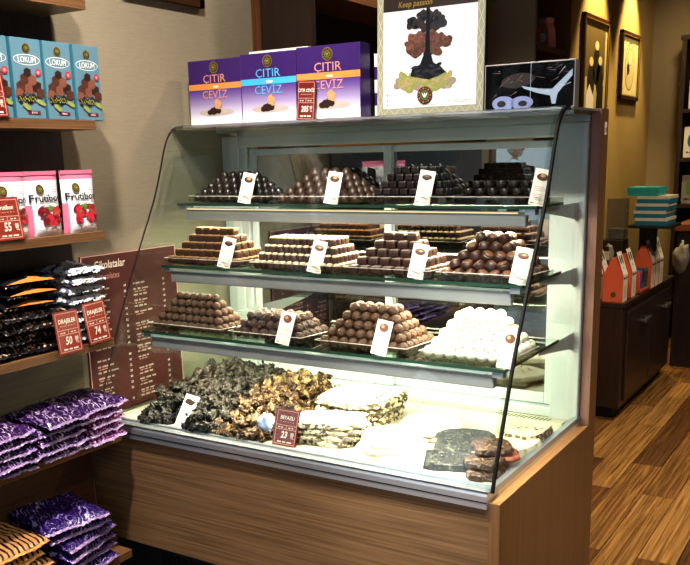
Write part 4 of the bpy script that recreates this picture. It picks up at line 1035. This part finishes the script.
# picture frame above
pf = thing('picture_frame', 'wooden framed picture high on the beige wall above the gift boxes', 'picture', (-1.999, 2.0, 1.835))
fm = MB()
for a in (((0, 0, 0), (.02, .36, .025)), ((0, 0, .425), (.02, .36, .45)), ((0, 0, 0), (.02, .025, .45)), ((0, .335, 0), (.02, .36, .45))): fm.box(*a, 'frame_wood', bev=.002)
fm.build('frame', pf); MB().box((0, .025, .025), (.01, .335, .425), 'picture_cream').build('print', pf)

# rear left bookcase
bc = thing('bookcase', 'tall dark wooden shelving behind the display case at left', 'bookcase', (-2.0, 2.635, 0))
for nm, a, b, mt in (('edge_trim', (0.002, -.004, 0), (.04, .0, 2.5), 'column_wood'), ('side_panel', (0.002, 0, 0), (.25, .03, 2.5), 'dark_wood'), ('side_panel', (0.002, 1.5, 0), (.25, 1.53, 2.5), 'dark_wood'), ('back_panel', (0.002, .03, 0), (.014, 1.5, 2.5), 'dark_wood')):
    MB().box(a, b, mt).build(nm, bc)
for z in (.35, .85, 1.38, 1.90, 2.4): MB().box((.014, .03, z), (.25, 1.5, z+.03), 'shelf_wood', bev=.001).build('shelf', bc)
gb = MB().box((0, 0, 0), (.15, .22, .07), 'nut_black', bev=.002).box((-.002, -.002, .055), (.152, .222, .075), 'ink_black', bev=.002)
for n_, (y, z, s) in enumerate(((2.85, 1.4105, 1.),)):
    o = gb.build('storage_box'); o.location = (-1.95, y, z); o.scale = (1, 1.3, 3.2); tag(o, 'dark lidded storage box on the shelving behind the gift boxes', 'box')

# ------------------------------------------------------------------ far corner
# niche bookcase on the jog
nb = thing('wall_bookcase', 'tall wooden bookcase with dark recess left of the pictures', 'bookcase', (-1.878, 4.43, 0))
for nm, a, b, mt in (('side_panel', (0, 0, 1.055), (.275, .03, 2.6), 'dark_wood'), ('side_panel', (0, .475, 1.055), (.285, .515, 2.6), 'column_wood'), ('back_panel', (.0, .03, 1.055), (.012, .475, 2.6), 'dark_wood')):
    MB().box(a, b, mt).build(nm, nb)
for z in (1.06, 1.45, 1.858, 2.35): MB().box((.012, .03, z), (.275, .475, z+.03), 'column_wood').build('shelf', nb)
def gable_bag(label, loc, s, body, tip):
    root = thing('gift_pouch', label, 'pouch', loc, -.5)
    MB().prism([(-.05, 0), (.05, 0), (.042, .10), (.02, .14), (-.02, .14), (-.042, .10)], 'y', -.025, .025, body).build('pouch_body', root)
    MB().box((-.03, -.027, .135), (.03, .027, .16), tip, bev=.003).build('folded_top', root)
    F = Frame((-.05, -.0255, 0), (1, 0, 0), (0, 0, 1)); q = MB(); q.ell(F, .05, .06, .03, .025, 'paper_white', 1, n=14); blocks(q, F, .03, .07, .02, .008, 'ink_black', n=3, seed=1); q.build('printed_label', root)
    root.scale = (s,)*3
gable_bag('pink paper pouch on the upper bookcase shelf', (-1.68, 4.80, 1.889), 1.0, 'gift_pink_ink', 'pink_border')
gable_bag('small red and green pouch at left on the bookcase shelf', (-1.69, 4.62, 1.889), .8, 'red_bright', 'leaf')
# pictures
def wall_picture(y0, y1, z0, z1, label, fn):
    root = thing('framed_picture', label, 'picture', (-1.599, y0, z0)); w, h = y1-y0, z1-z0; t = .02; m = MB()
    for a in (((0, 0, 0), (.022, w, t)), ((0, 0, h-t), (.022, w, h)), ((0, 0, 0), (.022, t, h)), ((0, w-t, 0), (.022, w, h))): m.box(*a, 'frame_wood', bev=.002)
    for a in (((.018, t, t), (.023, w-t, t+.006)), ((.018, t, h-t-.006), (.023, w-t, h-t)), ((.018, t, t), (.023, t+.006, h-t)), ((.018, w-t-.006, t), (.023, w-t, h-t))): m.box(*a, 'frame_gold')
    m.build('frame', root); F = Frame((.010, 0, 0), (0, 1, 0), (0, 0, 1)); q = MB(); q.box((.002, t, t), (.010, w-t, h-t), 'picture_cream'); fn(q, F, w, h); q.build('print', root)
def people_pic(q, F, w, h):
    q.rect(F, w*.12, h*.08, w*.88, h*.92, 'picture_cream', 1); q.rect(F, w*.12, h*.55, w*.88, h*.92, 'picture_line', 2)
    for u, v, s in ((.35, .60, 1), (.55, .72, 1.1), (.70, .62, 1)):
        q.ell(F, w*u, h*v+.05*s, w*.08, h*.035, 'picture_mat', 5, n=12); q.ell(F, w*u, h*v-.06, w*.14, h*.14, 'picture_dark', 4, n=14)
    q.poly(F, [(w*.18, h*.08), (w*.45, h*.08), (w*.48, h*.40), (w*.30, h*.50), (w*.18, h*.42)], 'paper_white', 6); q.poly(F, [(w*.55, h*.08), (w*.85, h*.08), (w*.85, h*.5), (w*.62, h*.55)], 'picture_dark', 6)
def oval_pic(q, F, w, h):
    q.rect(F, w*.12, h*.08, w*.88, h*.92, 'picture_mat', 1); q.ell(F, w*.5, h*.5, w*.26, h*.36, 'picture_line', 2, n=26); q.ell(F, w*.5, h*.5, w*.24, h*.34, 'picture_cream', 3, n=26)
    q.ell(F, w*.5, h*.64, w*.13, h*.13, 'picture_line', 4, n=18); q.ell(F, w*.5, h*.64, w*.115, h*.115, 'picture_mat', 5, n=18); q.ell(F, w*.42, h*.45, w*.07, h*.09, 'picture_dark', 5, n=9, jag=.2)
wall_picture(5.15, 5.66, 1.36, 2.115, 'large framed old photograph of figures, nearer picture on yellow wall', people_pic)
wall_picture(5.96, 6.42, 1.683, 2.105, 'small framed oval drawing, farther picture on yellow wall', oval_pic)
# low cabinet
cabx, caby = -1.105, 4.41
cab = thing('sideboard', 'low dark brown cabinet with two doors and metal handles', 'cabinet', (-1.59, caby, 0))
MB().box((.0, 0, .06), (.485, 1.14, .585), 'cabinet_wood', bev=.003).build('carcass', cab)
MB().box((-.0, -.004, .585), (.495, 1.15, .61), 'cabinet_wood', bev=.003).build('worktop', cab)
MB().box((.02, .03, 0), (.45, 1.11, .06), 'kick').build('plinth', cab)
for k in range(2):
    y0 = .07+k*.50; d = MB().box((.485, y0, .09), (.498, y0+.485, .555), 'cabinet_wood', bev=.003).build('door', cab)
    yh = y0+.24
    h_ = MB().box((.520, yh, .463), (.530, yh+.13, .483), 'handle_metal', bev=.003).box((.498, yh+.01, .467), (.521, yh+.025, .479), 'handle_metal').box((.498, yh+.105, .467), (.521, yh+.12, .479), 'handle_metal').build('handle', d)
# house shaped cartons
def house(label, y, x=-1.215, w=.10, d=.085, h=.135, rise=.085, group='house shaped sweet cartons', rz=0.):
    root = thing('house_carton', label, 'carton', (x, y, .6105), rz, group)
    m = MB(); m.prism([(0, 0), (w, 0), (w, h), (w*.62, h+rise), (w*.38, h+rise), (0, h)], 'y', 0, d, 'house_red'); m.build('carton', root)
    s = MB(); s.add([(w+.001, 0, 0), (w+.001, d, 0), (w+.001, d, h), (w+.001, 0, h)], [(0, 1, 2, 3)], 'house_white')
    s.add([(w+.001, 0, h), (w+.001, d, h), (w*.60+.001, d, h+rise+.03), (w*.60+.001, 0, h+rise+.03)], [(0, 1, 2, 3)], 'house_white')
    F = Frame((w+.001, 0, h), (0, 1, 0), (w*.60-w, 0, rise+.03)); L = math.hypot(w*.4, rise+.03)
    for u in (.30, .70): s.ell(F, d*u, L*.66, d*.13, L*.20, 'ink_black', 1, n=14)
    s.ell(F, d*.5, L*.30, d*.08, L*.07, 'ink_black', 1, n=3, rot=pi/2)
    F2 = Frame((w+.001, 0, 0), (0, 1, 0), (0, 0, 1)); blocks(s, F2, d*.1, d*.9, h*.85, h*.07, 'ink_black', n=4, seed=2); s.rect(F2, d*.3, h*.12, d*.8, h*.62, 'cream_box', 1); blocks(s, F2, d*.35, d*.75, h*.35, h*.04, 'shade_print', n=3, seed=1)
    s.build('printed_side', root)
    g_ = MB(); F3 = Frame((0, -.0005, 0), (1, 0, 0), (0, 0, 1)); logo(g_, F3, w*.55, h*.28, .012); g_.build('emblem', root)
    return root
house('orange red house carton at the front cabinet corner', 4.425)
house('orange red house carton directly behind the corner one', 4.60)
house('orange red house carton left of the corner one, partly hidden by post', 4.44, x=-1.345)
house('orange red house carton second in the rear row behind the post', 4.55, x=-1.345)
house('white faced house carton nearest beyond the open crate', 4.96, x=-1.20, h=.145)
house('white faced house carton second beyond the open crate', 5.06, x=-1.20, h=.145)
house('white faced house carton farthest along the cabinet', 5.16, x=-1.20, h=.145)
cr = thing('display_crate', 'open orange red crate holding small purple and green packs', 'crate', (-1.205, 4.73, .6105))
MB().box((0, 0, 0), (.10, .20, .004), 'house_red').box((0, 0, 0), (.004, .20, .10), 'house_red').box((0, 0, 0), (.10, .004, .12), 'house_red').box((0, .196, 0), (.10, .2, .12), 'house_red').box((.096, 0, 0), (.10, .2, .02), 'house_red').build('tray_body', cr)
for k in range(5):
    o = MB().prism([(0, 0), (.035, 0), (.035, .09), (.026, .115), (.009, .115), (0, .09)], 'x', -.04, .04, ['purple_pack', 'purple_pack', 'purple_foil', 'green_pack', 'green_pack'][k]).build('candy_pack')
    o.location = (-1.150, 4.738+k*.038, .616)
    tag(o, ['purple candy pack nearest in the red crate', 'purple candy pack second in the red crate', 'striped purple candy pack at the middle of the red crate', 'green candy pack fourth in the red crate', 'green candy pack farthest in the red crate'][k], 'candy pack', 'candy packs in the red crate')
# stand with teal boxes
stn = thing('display_stand', 'black riser on the cabinet under the teal boxes', 'stand', (-1.215, 4.86, .6105))
MB().box((0, 0, .335), (.22, .28, .350), 'black_stand', bev=.002).build('top', stn)
MB().box((.02, .18, .0), (.10, .26, .335), 'black_stand').build('column', stn)
zc = .6105+.3505
for k in range(4):
    root = thing('flat_carton', f'cream and blue flat box, {["lowest", "second from bottom", "third from bottom", "fourth from bottom"][k]} of the teal stack', 'box', (-1.185+[0, -.008, .0, .006][k], 4.89, zc+k*.0385))
    MB().box((0, 0, 0), (.165, .22, .022), 'teal_dark').build('box_base', root); MB().box((-.002, -.002, .022), (.167, .222, .038), 'cream_box').build('lid', root)
root = thing('teal_box', 'teal flat box on top of the cream and blue stack', 'box', (-1.232, 4.89, zc+.1545))
MB().box((0, 0, 0), (.158, .20, .030), 'teal').build('box_base', root); MB().box((-.002, -.002, .022), (.160, .202, .044), 'teal').build('lid', root)
cl = thing('clear_box', 'upright clear plastic box beside the teal stack', 'box', (-1.335, 4.88, .8805))
MB().box((0, 0, 0), (.10, .07, .22), 'plastic_clear').build('box_walls', cl); MB().box((.01, .01, .003), (.09, .06, .06), 'clear_pack', bev=.006).build('contents', cl)
rs = thing('display_riser', 'wooden riser holding copper coloured sweets behind the red cartons', 'stand', (-1.58, 4.66, .6105))
MB().box((0, 0, 0), (.345, .19, .15), 'cabinet_wood', bev=.002).build('base', rs); MB().box((0, .19, .0), (.345, .31, .269), 'cabinet_wood', bev=.002).build('step', rs)
for k in range(4):
    root = thing('sweet_bag', ['clear bag of copper sweets nearest the post', 'clear bag of copper sweets second from the post', 'clear bag with dark label third from the post', 'clear bag with dark label farthest from the post'][k], 'bag', (-1.50+k*.066, 4.68, .7612), -.3)
    MB().ball(.035, 'copper_nut' if k < 2 else 'clear_pack', M=T((.03, .03, .055)), sub=3, lump=.35, sc=(.85, .6, 1.6), freq=40).build('bag_body', root)
    MB().box((.012, .002, .03), (.046, .006, .075), 'cream_box').box((.014, .001, .08), (.044, .003, .10), 'label_dark').build('paper_label', root)
# far bookcase, counter, hanging bag
fb_ = thing('bookcase', 'dark bookcase against the far wall at the right edge', 'bookcase', (-1.345, 6.60, 0))
for nm, a, b in (('side_panel', (0, 0, 0), (.03, .25, 2.08)), ('side_panel', (1.0, 0, 0), (1.03, .25, 2.08)), ('back_panel', (.03, .235, 0), (1.0, .25, 2.08)), ('top', (-.01, -.01, 2.08), (1.04, .25, 2.11))):
    MB().box(a, b, 'dark_wood').build(nm, fb_)
for z in (.3, .95, 1.27, 1.60): MB().box((.03, 0, z), (1.0, .235, z+.025), 'cabinet_wood').build('shelf', fb_)
for k, (x, z, w, h, m_, lab) in enumerate(((-1.29, 1.626, .06, .20, 'gift_white', 'white pack on the far bookcase upper shelf'), (-1.305, 1.296, .10, .21, 'house_white', 'white and blue box on the far bookcase middle shelf'), (-1.30, .976, .10, .20, 'clear_pack', 'clear wrapped pack on the far bookcase lower shelf'))):
    root = thing('shelf_pack', lab, 'box', (x, 6.64, z)); MB().box((0, 0, 0), (w, .08, h), m_, bev=.003).build('carton', root)
    F = Frame((0, -.0005, 0), (1, 0, 0), (0, 0, 1)); q = MB(); q.ell(F, w*.5, h*.55, w*.25, h*.22, ['pink', 'teal_dark', 'leaf'][k], 1, n=14); blocks(q, F, w*.2, w*.8, h*.15, h*.05, 'label_dark', n=3, seed=k); q.build('printed_front', root)
ct = thing('service_counter', 'dark service counter with brown top beyond the low cabinet', 'counter', (-1.13, 5.75, 0))
MB().box((0, 0, 0), (1.5, .55, .86), 'dark_wood').build('body', ct); MB().box((-.015, -.02, .86), (1.53, .56, .905), 'counter_wood', bev=.004).build('top', ct)
hb = MB().ball(.07, 'clear_pack', sub=3, lump=.4, sc=(.75, .4, 1.2), freq=25).box((-.006, -.004, .07), (.006, .004, .11), 'gift_white')
o = hb.build('hanging_bag'); o.location = (-1.085, 5.69, .70); tag(o, 'clear bag hanging on the front of the dark counter', 'bag')

# ------------------------------------------------------------------ people in the street behind the viewpoint (seen reflected in the rear panes)
def person(label, loc, rz, shirt, bald, s=1.0, bend=0.):
    root = thing('person', label, 'person', loc, rz)
    J = {'pel': (0, 0, .95), 'waist': (0, 0, 1.08), 'chest': (0, .02, 1.30), 'neck': (0, .0, 1.48), 'head0': (0, -.01, 1.56),
         'shL': (.19, .01, 1.42), 'elL': (.25, -.06, 1.14), 'wrL': (.16, -.30, 1.16), 'haL': (.12, -.38, 1.18),
         'shR': (-.19, .01, 1.42), 'elR': (-.26, .02, 1.13), 'wrR': (-.25, -.08, .88), 'haR': (-.25, -.10, .79),
         'hpL': (.10, 0, .90), 'knL': (.11, -.02, .50), 'anL': (.11, .02, .08), 'toL': (.12, -.15, .03),
         'hpR': (-.10, 0, .90), 'knR': (-.12, .03, .50), 'anR': (-.13, .08, .08), 'toR': (-.14, -.09, .03)}
    rad = {'pel': .15, 'waist': .14, 'chest': .16, 'neck': .06, 'head0': .06, 'sh': .075, 'el': .048, 'wr': .032, 'ha': .03, 'hp': .10, 'kn': .06, 'an': .042, 'to': .038}
    E = [('pel', 'waist'), ('waist', 'chest'), ('chest', 'neck'), ('neck', 'head0')]
    for q in 'LR': E += [('chest', 'sh'+q), ('sh'+q, 'el'+q), ('el'+q, 'wr'+q), ('wr'+q, 'ha'+q), ('pel', 'hp'+q), ('hp'+q, 'kn'+q), ('kn'+q, 'an'+q), ('an'+q, 'to'+q)]
    ks = list(J); me = bpy.data.meshes.new('body'); me.from_pydata([J[k] for k in ks], [(ks.index(a), ks.index(b)) for a, b in E], [])
    ob = bpy.data.objects.new('body', me); COL.objects.link(ob)
    md = ob.modifiers.new('s', 'SKIN'); ob.modifiers.new('u', 'SUBSURF').levels = 1
    for i, k in enumerate(ks):
        r_ = rad.get(k) or rad[k[:2]]; me.skin_vertices[0].data[i].radius = (r_, r_*.8 if k in ('chest', 'waist', 'pel') else r_)
    me.skin_vertices[0].data[0].use_root = True
    m2 = bpy.data.meshes.new_from_object(ob.evaluated_get(bpy.context.evaluated_depsgraph_get()))
    ob.modifiers.clear(); ob.data = m2; bpy.data.meshes.remove(me)
    m2.materials.clear()
    for k in ('skin', shirt, 'trousers', 'ink_black'): m2.materials.append(MATS[k])
    for p in m2.polygons:
        c = p.center; p.use_smooth = True
        if c.z > 1.50: i = 0
        elif c.z < .10: i = 3
        elif abs(c.x) > .20 and c.z < 1.10 and c.z > .7: i = 0
        elif c.y < -.2 and c.z > 1: i = 0
        elif c.z < .97: i = 2
        else: i = 1
        p.material_index = i
    ob.parent = root
    h = MB().ball(.105, 'skin', M=T((0, -.02, 1.66)), sub=3, sc=(.78, .95, 1.12)); h.ball(.016, 'skin', M=T((0, -.125, 1.655)), sub=2, sc=(.8, 1.2, 1.3))
    for sx in (-1, 1): h.ball(.018, 'skin', M=T((sx*.083, -.01, 1.66)), sub=2, sc=(.4, 1, 1.4)); h.ball(.009, 'ink_white', M=T((sx*.03, -.108, 1.68)), sub=2); h.ball(.005, 'ink_black', M=T((sx*.03, -.116, 1.68)), sub=1)
    h.box((-.022, -.119, 1.607), (.022, -.112, 1.613), 'berry')
    h.build('head', root)
    hr = MB()
    if bald: hr.ball(.06, 'hair_grey', M=T((0, -.075, 1.60)), sub=3, sc=(1.0, .7, .7), lump=.2); hr.ball(.098, 'hair_grey', M=T((0, .025, 1.655)), sub=3, sc=(.84, .82, .75))
    else: hr.ball(.110, 'hair_grey', M=T((0, .005, 1.70)), sub=3, sc=(.80, .95, .95), lump=.1)
    hr.build('hair', root)
    gl = MB()
    if bald:
        for sx in (-1, 1): gl.tube([(sx*.034+.022*cos(a*pi/6), -.122, 1.682+.016*sin(a*pi/6)) for a in range(13)], .003, 'ink_black', 5)
        gl.tube([(.056, -.12, 1.685), (.08, -.03, 1.68)], .003, 'ink_black', 5); gl.tube([(-.056, -.12, 1.685), (-.08, -.03, 1.68)], .003, 'ink_black', 5); gl.build('glasses', root)
    root.scale = (s,)*3
person('balding bearded man in a white shirt, seen reflected in the rear pane', (-4.60, -7.1, -.24), radians(75), 'shirt_white', True, 1.0)
person('grey haired person in a blue shirt, reflected beside the man in white', (-5.08, -7.3, -.24), radians(-60), 'shirt_blue', False, 1.0)

# ------------------------------------------------------------------ ceiling lights, shelf strips and added spots
def downlight(label, x, y, power, size=.12, color=(1, .86, .66), spread=120):
    root = thing('ceiling_light', label, 'light', (x, y, 2.70))
    MB().lathe([(.075, -.012), (.085, -.010), (.085, -.0005), (.075, -.0005)], 'gift_white', seg=24).build('ring', root)
    MB().lathe([(.058, -.014), (.060, -.0125)], 'lamp_face', seg=24).build('bulb_face', root)
    ld = bpy.data.lights.new('downlight', 'AREA'); ld.shape = 'DISK'; ld.size = size; ld.energy = power; ld.color = color; ld.spread = radians(spread)
    lo = bpy.data.objects.new('downlight', ld); COL.objects.link(lo); lo.location = (x, y, 2.68)
def spot(x, y, z, tx, ty, tz, power, ang, blend=.5, color=(1, .8, .55), r=.03):
    ld = bpy.data.lights.new('spot', 'SPOT'); ld.energy = power; ld.spot_size = radians(ang); ld.spot_blend = blend; ld.color = color; ld.shadow_soft_size = r
    lo = bpy.data.objects.new('spot', ld); COL.objects.link(lo); lo.location = (x, y, z)
    lo.rotation_euler = (Vector((tx, ty, tz))-Vector((x, y, z))).to_track_quat('-Z', 'Y').to_euler()
downlight('round ceiling light over the customer side of the case', -1.2, 1.0, 42, color=(1, .91, .78))
downlight('round ceiling light over the service side', -1.2, 3.1, 12)
downlight('round ceiling light near the entrance', .6, .4, 34, color=(1, .91, .8))
downlight('round ceiling light above the aisle', .2, 3.4, 30)
downlight('round ceiling light near the low cabinet', -.3, 5.0, 9)
spot(-1.38, 5.42, 2.66, -1.60, 5.42, 1.6, 110, 60, .6, (1, .76, .34))
spot(-1.38, 6.20, 2.66, -1.60, 6.20, 1.6, 110, 60, .6, (1, .76, .34))
spot(-1.25, 1.55, 2.66, -2.0, 2.15, 1.55, 75, 75, .8, (1, .93, .8))
spot(-.35, .75, 2.66, -.90, 1.93, .70, 310, 19, .8, (1, .98, .92), .05)  # added spot, no known lamp: overexposes the white truffles and right deck
spot(-1.0, 5.6, 2.6, -1.35, 6.85, 1.5, 45, 75, .9, (1, .82, .55), .1)  # spot added only to brighten the far end wall
spot(-.6, .55, 2.66, -1.3, 2.2, 1.55, 90, 34, .9, (1, .95, .88), .08)  # added front key for the boxes and poster on the lid
for (z, y), e in zip(SH, (9.0, 8.5, 9.5)):
    ld = bpy.data.lights.new('shelf_strip', 'AREA'); ld.shape = 'RECTANGLE'; ld.size = 1.08; ld.size_y = .015; ld.energy = e; ld.color = (1, .87, .60)
    lo = bpy.data.objects.new('shelf_strip', ld); COL.objects.link(lo); lo.location = (-1.29, y+.05, z-.036); lo.rotation_euler = (radians(12), 0, 0)

# ------------------------------------------------------------------ world and camera
w = bpy.data.worlds.new('world'); SC.world = w; w.use_nodes = True; nt = w.node_tree; nt.nodes.clear()
ou = nt.nodes.new('ShaderNodeOutputWorld'); bg = nt.nodes.new('ShaderNodeBackground'); tc = nt.nodes.new('ShaderNodeTexCoord')
sp_ = nt.nodes.new('ShaderNodeSeparateXYZ'); cr = nt.nodes.new('ShaderNodeValToRGB')
nt.links.new(tc.outputs['Generated'], sp_.inputs[0]); nt.links.new(sp_.outputs[2], cr.inputs[0])
cr.color_ramp.elements[0].position = 0; cr.color_ramp.elements[0].color = (.35, .4, .45, 1); cr.color_ramp.elements[1].position = .5; cr.color_ramp.elements[1].color = (.7, .85, 1, 1)
nt.links.new(cr.outputs[0], bg.inputs[0]); bg.inputs[1].default_value = 1.8; nt.links.new(bg.outputs[0], ou.inputs[0])

yaw, pit, rol, f = radians(31.99), radians(13.35), radians(-1.35), 875.5
cy, sy, cp, sp2, cr_, sr = cos(yaw), sin(yaw), cos(pit), sin(pit), cos(rol), sin(rol)
fw = Vector((-sy*cp, cy*cp, -sp2)); rt = Vector((cy, sy, 0)); up = rt.cross(fw)
r2 = rt*cr_+up*sr; u2 = -rt*sr+up*cr_
cam = bpy.data.cameras.new('camera'); co = bpy.data.objects.new('camera', cam); COL.objects.link(co)
co.matrix_world = Matrix(((r2.x, u2.x, -fw.x, 0), (r2.y, u2.y, -fw.y, 0), (r2.z, u2.z, -fw.z, 1.35), (0, 0, 0, 1)))
cam.sensor_width = 36; cam.lens = f/690*36; cam.shift_y = (365.7-282.5)/690; cam.clip_start = .05
SC.camera = co
SC.view_settings.view_transform = 'Standard'
try: SC.view_settings.look = 'Medium High Contrast'
except Exception: pass
SC.view_settings.exposure = .18
SC.cycles.max_bounces = 14; SC.cycles.transparent_max_bounces = 32; SC.cycles.caustics_reflective = False; SC.cycles.caustics_refractive = False
SC.cycles.sample_clamp_indirect = 4
